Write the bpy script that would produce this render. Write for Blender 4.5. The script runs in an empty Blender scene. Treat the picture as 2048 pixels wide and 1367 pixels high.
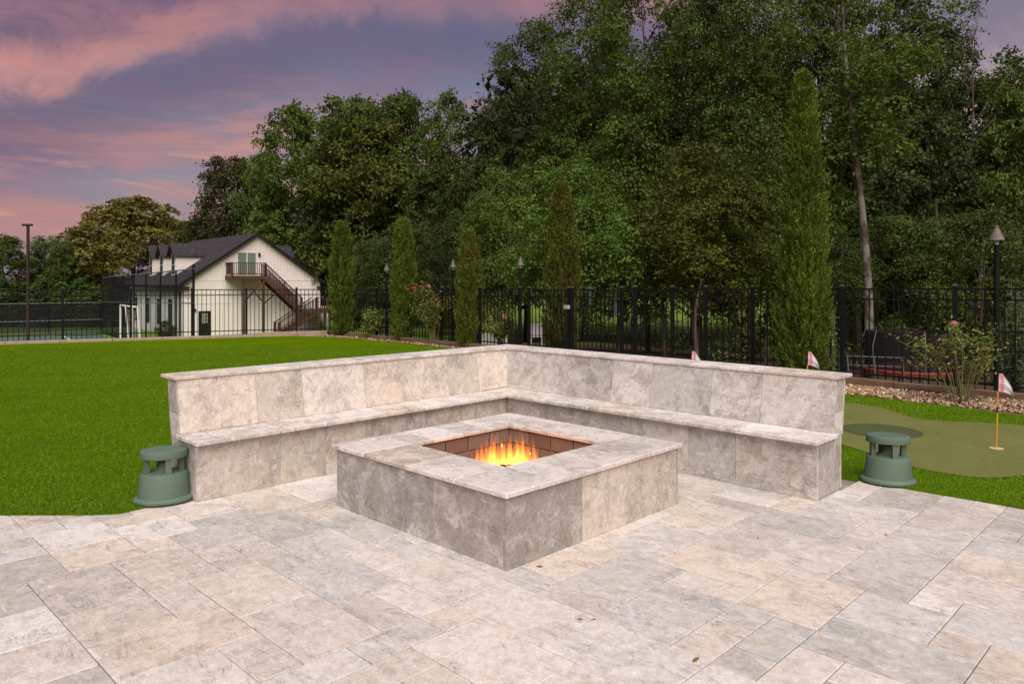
import bpy, math, random
import numpy as np
from mathutils import Vector, Matrix, noise

# ---------------------------------------------------------------- camera, world, sun, exposure
S = bpy.context.scene
C = S.collection
F, CX, HY, CH = 1486.0, 1024.0, 561.0, 1.62      # focal length (px of a 2048 frame), centre, horizon, eye height
cam_d = bpy.data.cameras.new('camera')
cam = bpy.data.objects.new('camera', cam_d); C.objects.link(cam)
cam.location = (0, 0, CH); cam.rotation_euler = (math.pi/2, 0, 0)
cam_d.sensor_width = 36; cam_d.lens = F/2048*36
cam_d.shift_y = (HY-683.5)/2048
cam_d.clip_start = 0.05; cam_d.clip_end = 2000
S.camera = cam
S.view_settings.view_transform = 'Standard'; S.view_settings.look = 'None'
S.view_settings.exposure = 0.0; S.view_settings.gamma = 1
S.view_settings.use_curve_mapping = False
try:
    S.cycles.transparent_max_bounces = 24; S.cycles.max_bounces = 6
except Exception: pass

SUN_EL, SUN_AZ = 50.0, 172.0      # azimuth clockwise from +Y (into the picture)
w = bpy.data.worlds.new('World'); S.world = w; w.use_nodes = True
def L(c): 
    return tuple(((x/255)/12.92 if x/255 <= .04045 else ((x/255+.055)/1.055)**2.4) for x in c)+(1,)
def build_world():
    nt = w.node_tree; N = nt.nodes; K = nt.links
    for n in list(N): N.remove(n)
    out = N.new('ShaderNodeOutputWorld'); bg = N.new('ShaderNodeBackground')
    K.new(bg.outputs[0], out.inputs[0])
    sky = N.new('ShaderNodeTexSky'); sky.sky_type = 'NISHITA'; sky.sun_disc = False
    sky.sun_elevation = math.radians(4); sky.sun_rotation = math.radians(SUN_AZ); sky.dust_density = 2
    tc = N.new('ShaderNodeTexCoord'); sep = N.new('ShaderNodeSeparateXYZ'); K.new(tc.outputs['Generated'], sep.inputs[0])
    def M(op, a, b=None, c=None):
        n = N.new('ShaderNodeMath'); n.operation = op
        for i, v in enumerate((a, b, c)):
            if v is None: continue
            if hasattr(v, 'links'): K.new(v, n.inputs[i])
            else: n.inputs[i].default_value = v
        return n.outputs[0]
    X, Y, Z = sep.outputs
    el = M('MULTIPLY', M('ARCSINE', Z), 57.2958)
    az = M('MULTIPLY', M('ARCTAN2', X, Y), 57.2958)
    def comb(x, y, z=0.0):
        n = N.new('ShaderNodeCombineXYZ')
        for i, v in enumerate((x, y, z)):
            if hasattr(v, 'links'): K.new(v, n.inputs[i])
            else: n.inputs[i].default_value = v
        return n.outputs[0]
    def noise_(vec, sc, det, ro=.55, dist=0.):
        n = N.new('ShaderNodeTexNoise'); K.new(vec, n.inputs['Vector']); n.inputs['Scale'].default_value = sc
        n.inputs['Detail'].default_value = det; n.inputs['Roughness'].default_value = ro; n.inputs['Distortion'].default_value = dist
        return n.outputs['Fac']
    def ramp(fac, pts, interp='LINEAR'):
        n = N.new('ShaderNodeValToRGB'); K.new(fac, n.inputs[0]); n.color_ramp.interpolation = interp
        e = n.color_ramp.elements
        while len(e) < len(pts): e.new(.5)
        for a, (p, c) in zip(e, pts): a.position = p; a.color = c
        return n.outputs[0]
    def mix(f, a, b):
        n = N.new('ShaderNodeMix'); n.data_type = 'RGBA'
        if hasattr(f, 'links'): K.new(f, n.inputs[0])
        else: n.inputs[0].default_value = f
        for i, v in ((6, a), (7, b)):
            if hasattr(v, 'links'): K.new(v, n.inputs[i])
            else: n.inputs[i].default_value = v
        return n.outputs[2]
    def sm(v, lo, hi):
        n = N.new('ShaderNodeMapRange'); n.interpolation_type = 'SMOOTHSTEP'; K.new(v, n.inputs[0])
        n.inputs[1].default_value = lo; n.inputs[2].default_value = hi
        return n.outputs[0]
    # the air between the clouds: lavender low down, slate blue higher
    base = ramp(M('DIVIDE', el, 40.0), [(0., L((132,124,142))), (.07, L((124,114,138))), (.2, L((112,102,130))), (.34, L((92,90,122))), (1., L((88,88,118)))])
    base = mix(M('MULTIPLY', sm(az, -8., 30.), .8), base, L((160,142,152)))
    base = mix(.04, base, sky.outputs[0])
    # streaks: noise drawn out along the horizon
    st = comb(M('MULTIPLY', M('ADD', az, M('MULTIPLY', el, 1.3)), .055), M('MULTIPLY', M('SUBTRACT', el, M('MULTIPLY', az, -.06)), .36))
    n1 = noise_(st, 1.0, 7, .6, .5)
    st2 = comb(M('MULTIPLY', az, .13), M('ADD', M('MULTIPLY', el, .75), M('MULTIPLY', az, .05)), 4.2)
    n2 = noise_(st2, 1.0, 6, .62, .4)
    soft = noise_(comb(M('MULTIPLY', az, .05), M('MULTIPLY', el, .09), 9.0), 1.0, 4, .5)
    pink = mix(sm(el, 0., 22.), L((190,138,130)), L((148,106,122)))
    col = mix(M('MULTIPLY', sm(soft, .40, .66), .62), base, L((142,112,132)))
    lowband = M('SUBTRACT', 1.0, sm(el, 6.0, 16.0))
    col = mix(M('MULTIPLY', sm(n1, .42, .64), M('ADD', M('MULTIPLY', M('MULTIPLY', lowband, sm(el, -.5, 4.5)), .62), .2)), col, pink)
    col = mix(M('MULTIPLY', M('MULTIPLY', sm(n2, .52, .70), lowband), .75), col, L((206,148,130)))
    n3 = noise_(comb(M('MULTIPLY', az, .07), M('ADD', M('MULTIPLY', el, .5), M('MULTIPLY', az, -.02)), 14.0), 1.0, 7, .62, .9)
    mid = M('MULTIPLY', sm(el, 3.0, 7.0), M('SUBTRACT', 1.0, sm(el, 12.0, 17.0)))
    col = mix(M('MULTIPLY', M('MULTIPLY', sm(n3, .46, .66), mid), .6), col, L((190,140,134)))
    # the big pink bank, its lower edge running up from the left
    edge = M('ADD', M('MULTIPLY', M('ADD', az, 34.6), .40), 11.2)
    edge = M('MINIMUM', edge, 19.6)
    wob = M('MULTIPLY', M('SUBTRACT', noise_(comb(M('MULTIPLY', az, .11), M('MULTIPLY', el, .16), 2.0), 1.0, 8, .62, .8), .5), 6.5)
    v = M('ADD', M('SUBTRACT', el, edge), wob)
    col = mix(M('MULTIPLY', M('MULTIPLY', sm(v, -6.5, -2.0), M('SUBTRACT', 1.0, sm(v, -1.0, 1.0))), .55), col, L((88,86,114)))
    bank = M('MULTIPLY', sm(v, -1.6, 2.4), M('SUBTRACT', 1.0, M('MULTIPLY', sm(v, 6.0, 13.0), .75)))
    rim = M('MULTIPLY', M('MULTIPLY', sm(v, -.8, 1.0), M('SUBTRACT', 1.0, sm(v, 1.0, 4.2))), M('SUBTRACT', 1.0, M('MULTIPLY', sm(az, -33., -12.), .75)))
    bcol = mix(sm(noise_(comb(M('MULTIPLY', az, .16), M('MULTIPLY', el, .3), 7.0), 1.0, 8, .66, .8), .36, .66), L((114,94,116)), L((150,110,122)))
    bcol = mix(M('MULTIPLY', rim, .8), bcol, L((216,150,136)))
    col = mix(M('MULTIPLY', bank, .88), col, bcol)
    K.new(col, bg.inputs[0]); bg.inputs[1].default_value = 1.08
build_world()
sun_d = bpy.data.lights.new('sun', 'SUN'); sun_d.energy = 4.3; sun_d.angle = math.radians(60); sun_d.color = (1.0, .955, .875)
sun = bpy.data.objects.new('sun', sun_d); C.objects.link(sun)
_e, _a = math.radians(SUN_EL), math.radians(SUN_AZ)
_d = Vector((math.sin(_a)*math.cos(_e), math.cos(_a)*math.cos(_e), math.sin(_e)))
sun.rotation_euler = _d.to_track_quat('Z', 'Y').to_euler()

# ---------------------------------------------------------------- helpers
random.seed(7); rng = np.random.default_rng(7)
def at(px, Y, z=0.0):            # point at depth Y on the ray through picture column px
    return Vector(((px-CX)/F*Y, Y, z))
def gy(py, z=0.0): return (CH-z)*F/(py-HY)
def zat(py, Y): return CH-(py-HY)*Y/F

class MB:
    def __init__(s): s.v = []; s.f = []; s.m = []
    def add(s, vs, fs, mi=0):
        o = len(s.v); s.v += [tuple(v) for v in vs]; s.f += [tuple(i+o for i in f) for f in fs]; s.m += [mi]*len(fs); return s
    def box(s, x0, x1, y0, y1, z0, z1, mi=0):
        return s.hexa([(x0,y0,z0),(x1,y0,z0),(x1,y1,z0),(x0,y1,z0),(x0,y0,z1),(x1,y0,z1),(x1,y1,z1),(x0,y1,z1)], mi)
    def hexa(s, p, mi=0):
        return s.add(p, [(0,3,2,1),(4,5,6,7),(0,1,5,4),(1,2,6,5),(2,3,7,6),(3,0,4,7)], mi)
    def cbox(s, x0, x1, y0, y1, z0, z1, b=.004, jit=0.):   # box with chamfered edges all round, slightly uneven
        import itertools
        vs = []
        for (X, sx) in ((x0,1),(x1,-1)):
            for (Y, sy) in ((y0,1),(y1,-1)):
                for (Z, sz) in ((z0,1),(z1,-1)):
                    j = lambda: random.uniform(-jit, jit)
                    vs += [(X+sx*b+j(), Y+sy*b+j(), Z), (X+sx*b+j(), Y, Z+sz*b), (X, Y+sy*b+j(), Z+sz*b)]
        import bmesh
        bm = bmesh.new()
        for v in vs: bm.verts.new(v)
        bmesh.ops.convex_hull(bm, input=bm.verts)
        bmesh.ops.dissolve_limit(bm, angle_limit=.05, verts=bm.verts, edges=bm.edges)
        bm.verts.index_update()
        s.add([v.co[:] for v in bm.verts], [[v.index for v in f.verts] for f in bm.faces]); bm.free(); return s
    def tube(s, pts, rad, n=6, mi=0, cap=True):
        pts = [Vector(p) for p in pts]
        if not hasattr(rad, '__len__'): rad = [rad]*len(pts)
        o = len(s.v); up = Vector((0,0,1)); k = len(pts)
        for i, p in enumerate(pts):
            t = (pts[min(i+1,k-1)]-pts[max(i-1,0)])
            if t.length < 1e-9: t = Vector((0,0,1))
            t.normalize()
            a = t.cross(up) if abs(t.z) < .95 else t.cross(Vector((1,0,0)))
            a.normalize(); b = t.cross(a)
            for j in range(n):
                q = 2*math.pi*j/n
                s.v.append(tuple(p+(a*math.cos(q)+b*math.sin(q))*rad[i]))
        for i in range(k-1):
            for j in range(n):
                s.f.append((o+i*n+j, o+i*n+(j+1)%n, o+(i+1)*n+(j+1)%n, o+(i+1)*n+j)); s.m.append(mi)
        if cap:
            s.f.append(tuple(o+j for j in range(n))[::-1]); s.m.append(mi)
            s.f.append(tuple(o+(k-1)*n+j for j in range(n))); s.m.append(mi)
        return s
    def lathe(s, prof, n=32, sx=1., sy=1., cx=0., cy=0., mi=0):
        o = len(s.v)
        for r, z in prof:
            for j in range(n):
                a = 2*math.pi*j/n; s.v.append((cx+r*sx*math.cos(a), cy+r*sy*math.sin(a), z))
        for i in range(len(prof)-1):
            for j in range(n):
                s.f.append((o+i*n+j, o+i*n+(j+1)%n, o+(i+1)*n+(j+1)%n, o+(i+1)*n+j)); s.m.append(mi)
        if prof[0][0] > 1e-5: s.f.append(tuple(o+j for j in range(n))[::-1]); s.m.append(mi)
        if prof[-1][0] > 1e-5: s.f.append(tuple(o+(len(prof)-1)*n+j for j in range(n))); s.m.append(mi)
        return s
    def beam(s, p, q, wx, wz=None):     # square bar from p to q
        p, q = Vector(p), Vector(q); t = (q-p).normalized(); wz = wz or wx
        a = t.cross(Vector((0,0,1))) if abs(t.z) < .99 else Vector((1,0,0)); a.normalize(); b = a.cross(t)
        a *= wx/2; b *= wz/2
        return s.hexa([p-a-b, p+a-b, p+a+b, p-a+b, q-a-b, q+a-b, q+a+b, q-a+b])
    def mesh(s, name, mats, smooth=False):
        me = bpy.data.meshes.new(name); me.from_pydata(s.v, [], s.f)
        for m in (mats if isinstance(mats, (list, tuple)) else [mats]): me.materials.append(m)
        if any(s.m): me.polygons.foreach_set('material_index', s.m)
        if smooth: me.polygons.foreach_set('use_smooth', [True]*len(s.f))
        me.update(); return me
def obj(name, mesh, parent=None, loc=None, rot=None, **kw):
    o = bpy.data.objects.new(name, mesh); C.objects.link(o)
    if parent is not None: o.parent = parent
    if loc is not None: o.location = loc
    if rot is not None: o.rotation_euler = rot
    for k, v in kw.items(): o[k] = v
    return o
def fixn(me):
    import bmesh
    bm = bmesh.new(); bm.from_mesh(me); bmesh.ops.recalc_face_normals(bm, faces=bm.faces); bm.to_mesh(me); bm.free(); return me
def build(mb, name, mat, parent=None, loc=None, rot=None, smooth=False, fix=True, **kw):
    me = mb.mesh(name, mat, smooth)
    if fix: fixn(me)
    if smooth: me.set_sharp_from_angle(angle=.6)
    return obj(name, me, parent, loc, rot, **kw)
def thing(name, label, cat, loc=(0,0,0), rz=0., group=None, mesh=None):
    o = obj(name, mesh, None, loc, (0,0,rz), label=label, category=cat)
    if group: o['group'] = group
    return o
def quads(name, V, mat, tris=False):        # big soup of separate quads, V = (n,4,3)
    n, k = V.shape[0], V.shape[1]
    me = bpy.data.meshes.new(name); me.vertices.add(n*k); me.loops.add(n*k); me.polygons.add(n)
    me.vertices.foreach_set('co', V.reshape(-1).astype(np.float32))
    me.loops.foreach_set('vertex_index', np.arange(n*k, dtype=np.int32))
    me.polygons.foreach_set('loop_start', np.arange(0, n*k, k, dtype=np.int32))
    me.polygons.foreach_set('loop_total', np.full(n, k, dtype=np.int32))
    me.materials.append(mat); me.update(calc_edges=True); return me

# ---------------------------------------------------------------- materials
class MT:
    def __init__(s, name, rough=.7, spec=.3):
        s.m = bpy.data.materials.new(name); s.m.use_nodes = True; s.nt = s.m.node_tree; s.N = s.nt.nodes; s.K = s.nt.links
        s.b = s.N['Principled BSDF']; s.b.inputs['Roughness'].default_value = rough
        s.b.inputs['Specular IOR Level'].default_value = spec
        s.tc = s.N.new('ShaderNodeTexCoord'); s.oi = s.N.new('ShaderNodeObjectInfo')
    def set(s, sock, v):
        if hasattr(v, 'links'): s.K.new(v, sock)
        else: sock.default_value = v
    def math(s, op, a, b=None, clamp=False):
        n = s.N.new('ShaderNodeMath'); n.operation = op; n.use_clamp = clamp; s.set(n.inputs[0], a)
        if b is not None: s.set(n.inputs[1], b)
        return n.outputs[0]
    def vmath(s, op, a, b):
        n = s.N.new('ShaderNodeVectorMath'); n.operation = op; s.set(n.inputs[0], a); s.set(n.inputs[1], b); return n.outputs[0]
    def map(s, vec, scale=(1,1,1), rot=(0,0,0)):
        n = s.N.new('ShaderNodeMapping'); s.K.new(vec, n.inputs[0]); n.inputs['Scale'].default_value = scale; n.inputs['Rotation'].default_value = rot; return n.outputs[0]
    def noise(s, vec, sc, det=4, ro=.55, dist=0., out='Fac'):
        n = s.N.new('ShaderNodeTexNoise'); s.K.new(vec, n.inputs['Vector']); n.inputs['Scale'].default_value = sc
        n.inputs['Detail'].default_value = det; n.inputs['Roughness'].default_value = ro; n.inputs['Distortion'].default_value = dist; return n.outputs[out]
    def ramp(s, fac, pts):
        n = s.N.new('ShaderNodeValToRGB'); s.K.new(fac, n.inputs[0]); e = n.color_ramp.elements
        while len(e) < len(pts): e.new(.5)
        for a, (p, c) in zip(e, pts):
            a.position = p; a.color = c if hasattr(c, '__len__') else (c, c, c, 1)
        return n.outputs[0]
    def mix(s, f, a, b, blend='MIX'):
        n = s.N.new('ShaderNodeMix'); n.data_type = 'RGBA'; n.blend_type = blend; s.set(n.inputs[0], f); s.set(n.inputs[6], a); s.set(n.inputs[7], b); return n.outputs[2]
    def col(s, v): s.set(s.b.inputs['Base Color'], v); return s
    def bump(s, h, st=.3, d=.01):
        n = s.N.new('ShaderNodeBump'); s.K.new(h, n.inputs['Height']); n.inputs['Strength'].default_value = st; n.inputs['Distance'].default_value = d
        s.K.new(n.outputs[0], s.b.inputs['Normal']); return s
    def objvec(s):      # object coordinates, shifted differently for every object
        c = s.N.new('ShaderNodeCombineXYZ')
        r = s.oi.outputs['Random']
        s.K.new(s.math('MULTIPLY', r, 91.), c.inputs[0]); s.K.new(s.math('MULTIPLY', r, 57.), c.inputs[1]); s.K.new(s.math('MULTIPLY', r, 173.), c.inputs[2])
        return s.vmath('ADD', s.tc.outputs['Object'], c.outputs[0])
def c4(*a): return tuple(a)+(1,)

def simple(name, col, rough=.6, var=.15, sc=6., spec=.3, bump=.0, metal=0.):
    t = MT(name, rough, spec); v = t.objvec(); n = t.noise(v, sc, 5, .6)
    k = t.ramp(n, [(.3, 1-var), (.7, 1+var)])
    t.col(t.mix(1., c4(*col), k, 'MULTIPLY')); t.b.inputs['Metallic'].default_value = metal
    if bump: t.bump(t.noise(v, sc*12, 4), bump, .004)
    return t.m

def travertine(name, pits=1., contrast=1., dark=0.):
    t = MT(name, .62, .3); v = t.objvec()
    big = t.noise(v, 2.6, 8, .62, 1.2)
    veinv = t.map(v, (1., 3.2, 2.2), (.2, .1, .5))
    vein = t.noise(veinv, 3.6, 9, .68, 2.2)
    crack = t.math('ABSOLUTE', t.math('SUBTRACT', t.noise(veinv, 2.1, 7, .6, 1.4), .5))
    blot = t.noise(v, 5.5, 7, .7, .5)
    fine = t.noise(v, 70., 6, .75); mid = t.noise(v, 19., 7, .72, .4)
    base = t.oi.outputs['Color']
    hs = t.N.new('ShaderNodeHueSaturation'); hs.inputs['Saturation'].default_value = .8; hs.inputs['Value'].default_value = .74
    t.K.new(base, hs.inputs['Color'])
    c = t.mix(t.ramp(big, [(.50, 0.), (.58, .7*contrast)]), base, hs.outputs[0])
    warm = t.mix(1., base, c4(1.03, .95, .86), 'MULTIPLY')
    c = t.mix(t.ramp(vein, [(.52, 0.), (.60, .75)]), c, warm)
    pale = t.mix(.55, base, c4(.74, .70, .67))
    c = t.mix(t.ramp(vein, [(.38, .8), (.46, 0.)]), c, pale)
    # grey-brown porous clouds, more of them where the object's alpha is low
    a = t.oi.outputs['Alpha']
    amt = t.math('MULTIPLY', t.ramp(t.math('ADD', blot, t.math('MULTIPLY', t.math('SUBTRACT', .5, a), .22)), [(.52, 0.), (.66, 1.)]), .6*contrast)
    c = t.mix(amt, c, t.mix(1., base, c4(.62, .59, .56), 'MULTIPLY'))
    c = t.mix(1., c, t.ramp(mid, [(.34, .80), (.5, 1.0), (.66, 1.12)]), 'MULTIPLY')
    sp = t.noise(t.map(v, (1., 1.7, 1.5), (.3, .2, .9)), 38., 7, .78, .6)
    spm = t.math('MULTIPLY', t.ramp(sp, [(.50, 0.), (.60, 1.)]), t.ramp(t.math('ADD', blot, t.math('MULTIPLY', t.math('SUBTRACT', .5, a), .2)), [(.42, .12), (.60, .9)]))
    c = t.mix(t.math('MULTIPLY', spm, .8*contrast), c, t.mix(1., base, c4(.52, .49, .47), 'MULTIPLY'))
    wh = t.ramp(t.noise(v, 26., 8, .8, 1.2), [(.60, 0.), (.66, .5)]); c = t.mix(wh, c, c4(.80, .77, .74))
    # thin dark cracks
    cr = t.math('MULTIPLY', t.ramp(crack, [(.0, 1.), (.012, 0.)]), t.ramp(big, [(.46, 0.), (.56, .65)]))
    c = t.mix(cr, c, c4(.13, .12, .115))
    # pits
    pn = t.noise(t.map(v, (1., 1.9, 1.5)), 85., 3, .6, .3)
    pm = t.math('MULTIPLY', t.ramp(pn, [(.645, 0.), (.70, 1.)]), t.ramp(t.noise(v, 7., 5, .65), [(.44, .04), (.62, 1.)]))
    pn2 = t.noise(t.map(v, (1., 2.2, 1.5)), 26., 4, .62, .4)
    pm2 = t.ramp(pn2, [(.715, 0.), (.735, 1.)])
    pm = t.math('MAXIMUM', t.math('MULTIPLY', pm, .8*pits), t.math('MULTIPLY', pm2, .75*pits), True)
    c = t.mix(pm, c, c4(.14, .12, .105))
    c = t.mix(1., c, t.ramp(fine, [(.28, .84), (.72, 1.14)]), 'MULTIPLY')
    t.col(c)
    h = t.math('SUBTRACT', t.math('MULTIPLY', fine, .25), pm)
    h = t.math('ADD', h, t.math('MULTIPLY', vein, .4))
    t.bump(h, .35, .004)
    return t.m

def foliage(name, dark, light, brown=None, bs=.0, nscale=.6, trans=.3):
    t = MT(name, .55, .25)
    g = t.N.new('ShaderNodeNewGeometry'); r = g.outputs['Random Per Island']
    c = t.mix(t.ramp(r, [(.05, 0.), (.95, 1.)]), c4(*dark), c4(*light))
    n = t.noise(t.objvec(), nscale, 4, .6)
    c = t.mix(1., c, t.ramp(n, [(.32, .62), (.68, 1.35)]), 'MULTIPLY')
    if brown:
        nb = t.noise(t.objvec(), nscale*2.2, 5, .6)
        c = t.mix(t.math('MULTIPLY', t.ramp(nb, [(.62-bs, 0.), (.76-bs, 1.)]), t.ramp(r, [(.2, .3), (.8, 1.)])), c, c4(*brown))
    c = t.mix(1., c, t.ramp(t.oi.outputs['Random'], [(0, .82), (1, 1.18)]), 'MULTIPLY')
    t.col(c)
    tr = t.N.new('ShaderNodeBsdfTranslucent'); t.K.new(c, tr.inputs[0])
    ms = t.N.new('ShaderNodeMixShader'); ms.inputs[0].default_value = trans
    o = t.N['Material Output']; t.K.new(t.b.outputs[0], ms.inputs[1]); t.K.new(tr.outputs[0], ms.inputs[2]); t.K.new(ms.outputs[0], o.inputs[0])
    return t.m

M = {}
M['tile'] = travertine('travertine_paver', .9, .62)
M['panel'] = travertine('travertine_panel', 1.15, 1.3)
M['grout'] = simple('sand_joint', (.27, .235, .205), .95, .8, 1.6)
M['core'] = simple('mortar', (.25, .23, .21), .95, .2, 10)
M['green_plastic'] = simple('green_plastic', (.105, .155, .115), .5, .08, 5, .35, .12)
M['black_metal'] = simple('black_powder_coat', (.010, .010, .011), .6, .2, 3, .1)
M['dark'] = simple('dark_void', (.01, .01, .01), .9)
M['cap_metal'] = simple('post_cap', (.06, .06, .062), .35, .2, 3, .5)
M['torch_cup'] = simple('galvanized_cup', (.42, .38, .36), .5, .2, 20, .5)
M['grey_metal'] = simple('grey_tube', (.11, .135, .14), .4, .15, 10, .5)
M['white_paint'] = simple('white_paint', (.74, .70, .68), .5, .04, 4)
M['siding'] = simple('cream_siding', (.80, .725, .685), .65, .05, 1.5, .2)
M['shadow_white'] = simple('shaded_siding', (.66, .65, .66), .65, .05, 1.5, .2)  # copy of the siding with the left wall's shade put into the colour
M['black_trim'] = simple('black_trim', (.015, .014, .015), .5)
M['stain'] = simple('brown_stain', (.085, .042, .030), .6, .25, 4, .25)
M['pole_brown'] = simple('dark_bronze', (.040, .026, .022), .6, .2, 4, .2)
M['door_black'] = simple('black_door', (.014, .013, .013), .4)
M['curb'] = simple('buff_curb', (.36, .27, .20), .85, .18, 6, .2, .4)
M['rubber'] = simple('black_hose', (.02, .02, .022), .5)
M['yellow'] = simple('yellow_pole', (.62, .30, .025), .35, .12, 8, .5)
M['cream_ring'] = simple('cup_ring', (.62, .46, .22), .5, .1, 8)
M['red_pad'] = simple('red_pad', (.24, .04, .028), .6, .2, 8)
M['rust_brick'] = simple('brick_wall', (.30, .11, .06), .85, .2, 14)

def m_turf():
    t = MT('artificial_turf', 1., .0); g = t.tc.outputs['Object']
    n = t.noise(g, 150., 4, .7); b = t.noise(g, .8, 4, .55)
    st = t.noise(t.map(g, (.35, 3.0, 1.), (0, 0, .55)), 1.1, 5, .5)
    c = t.mix(t.ramp(n, [(.3, 0.), (.72, 1.)]), c4(.066, .128, .002), c4(.136, .220, .004))
    c = t.mix(1., c, t.ramp(b, [(.3, .90), (.7, 1.08)]), 'MULTIPLY')
    c = t.mix(1., c, t.ramp(st, [(.35, .92), (.65, 1.07)]), 'MULTIPLY')
    t.col(c); t.bump(n, .8, .02); return t.m
M['turf'] = m_turf()
def m_blade():
    t = MT('turf_blades', .7, .1); g = t.N.new('ShaderNodeNewGeometry'); r = g.outputs['Random Per Island']
    c = t.ramp(r, [(0., c4(.072, .142, .004)), (.5, c4(.108, .218, .006)), (.85, c4(.145, .275, .012)), (.97, c4(.24, .28, .06))])
    c = t.mix(1., c, t.ramp(t.noise(t.tc.outputs['Object'], 1.2, 4), [(.3, .92), (.7, 1.06)]), 'MULTIPLY')
    t.col(c); return t.m
M['blade'] = m_blade()
def m_putt():
    t = MT('putting_turf', .85, .1); g = t.tc.outputs['Object']
    n = t.noise(g, 260., 3, .7); b = t.noise(g, 1.3, 5, .6); s2 = t.noise(g, 14., 5, .7)
    c = t.mix(t.ramp(n, [(.3, 0.), (.7, 1.)]), c4(.105, .118, .034), c4(.200, .208, .068))
    c = t.mix(1., c, t.ramp(b, [(.3, .86), (.7, 1.10)]), 'MULTIPLY'); c = t.mix(1., c, t.ramp(s2, [(.35, .93), (.65, 1.05)]), 'MULTIPLY')
    t.col(c); t.bump(n, .5, .004); return t.m
M['putt'] = m_putt()
def m_patch():
    t = MT('darker_turf_disc', .85, .1); n = t.noise(t.tc.outputs['Object'], 260., 3, .7)
    t.col(t.mix(t.ramp(n, [(.3, 0.), (.7, 1.)]), c4(.050, .066, .026), c4(.10, .115, .05))); t.bump(n, .5, .004); return t.m
M['patch'] = m_patch()
def m_ground():
    t = MT('outer_ground', .95, .1); p = t.tc.outputs['Object']
    s = t.N.new('ShaderNodeSeparateXYZ'); t.K.new(p, s.inputs[0])
    n = t.noise(p, .12, 5, .6); n2 = t.noise(p, 9., 6, .7); n3 = t.noise(p, 1.1, 5, .6)
    litter = t.mix(t.ramp(n2, [(.35, 0.), (.65, 1.)]), c4(.040, .026, .018), c4(.115, .066, .042))
    litter = t.mix(t.ramp(n3, [(.5, 0.), (.62, .8)]), litter, c4(.045, .08, .02))
    grass = t.mix(t.ramp(n2, [(.3, 0.), (.7, 1.)]), c4(.09, .17, .02), c4(.17, .28, .045))
    k = t.math('ADD', t.math('MULTIPLY', t.math('SUBTRACT', s.outputs[1], t.math('MULTIPLY', s.outputs[0], .8)), .022), t.math('MULTIPLY', n, .3))
    t.col(t.mix(t.ramp(k, [(.86, 0.), (.98, 1.)]), litter, grass)); t.bump(n2, .6, .05); return t.m
M['ground'] = m_ground()
def m_court():
    t = MT('court_green', .8, .15); n = t.noise(t.tc.outputs['Object'], .4, 4)
    t.col(t.mix(t.ramp(n, [(.3, 0.), (.7, 1.)]), c4(.065, .12, .095), c4(.085, .145, .115))); return t.m
M['court'] = m_court()
def m_mulch(name, a, b, c3):
    t = MT(name, .9, .15); g = t.N.new('ShaderNodeNewGeometry')
    c = t.ramp(g.outputs['Random Per Island'], [(0., c4(*a)), (.5, c4(*b)), (1., c4(*c3))])
    n = t.noise(t.tc.outputs['Object'], .35, 4, .6)
    c = t.mix(1., c, t.ramp(n, [(.35, .75), (.6, 1.05)]), 'MULTIPLY')
    t.col(c); return t.m
M['chips'] = m_mulch('wood_chips', (.22, .125, .075), (.50, .34, .21), (.78, .60, .42))
M['bed'] = simple('bed_soil', (.17, .105, .065), .95, .4, 30, .1, .6)
def m_timber():
    t = MT('landscape_timber', .85, .15); v = t.objvec()
    n = t.noise(t.map(v, (1.2, 14., 14.)), 3., 6, .65)
    t.col(t.mix(t.ramp(n, [(.3, 0.), (.7, 1.)]), c4(.10, .060, .040), c4(.24, .150, .105))); t.bump(n, .5, .01); return t.m
M['timber'] = m_timber()
def m_firebrick():
    t = MT('fire_brick', .85, .15); v = t.objvec(); n = t.noise(v, 9., 6, .65)
    c = t.ramp(t.oi.outputs['Random'], [(0., c4(.17, .12, .095)), (.35, c4(.22, .155, .12)), (.7, c4(.155, .12, .10)), (1., c4(.23, .185, .15))])
    t.col(t.mix(t.ramp(n, [(.45, 0.), (.75, .7)]), c, c4(.16, .10, .075))); t.bump(n, .4, .004); return t.m
M['firebrick'] = m_firebrick()
M['mortar'] = simple('pale_mortar', (.36, .29, .23), .95, .15, 30)
M['ember'] = simple('burnt_log', (.035, .018, .013), .9, .5, 30, .2, .6)
M['lava'] = simple('lava_rock', (.045, .03, .026), .95, .5, 30, .2, .6)
def m_shingle():
    t = MT('dark_shingles', .9, .15); v = t.tc.outputs['Object']
    br = t.N.new('ShaderNodeTexBrick'); t.K.new(v, br.inputs[0]); br.inputs['Scale'].default_value = 1.
    n = t.noise(v, 3., 5, .7); n2 = t.noise(t.map(v, (3., 3., 7.)), 1.3, 2)
    c = t.mix(t.ramp(n, [(.3, 0.), (.7, 1.)]), c4(.028, .026, .030), c4(.060, .052, .058)); t.col(c); return t.m
M['shingle'] = m_shingle()
def m_bark(name, a, b, patch=None):
    t = MT(name, .9, .15); v = t.objvec(); n = t.noise(t.map(v, (5., 5., 1.)), 3., 6, .7); k = t.noise(v, 1.6, 5, .65)
    c = t.mix(t.ramp(n, [(.35, 0.), (.65, 1.)]), c4(*a), c4(*b))
    if patch: c = t.mix(t.ramp(k, [(.48, 0.), (.58, 1.)]), c, c4(*patch))
    t.col(c); t.bump(n, .7, .03); return t.m
M['bark'] = m_bark('grey_brown_bark', (.035, .026, .020), (.11, .082, .062))
M['bark_red'] = m_bark('pine_bark', (.07, .032, .020), (.19, .095, .062))
M['bark_pale'] = m_bark('mottled_pale_bark', (.045, .033, .026), (.11, .080, .062), (.19, .17, .15))
M['leaf_deep'] = foliage('deep_green_leaves', (.060, .096, .013), (.106, .158, .022))
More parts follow.
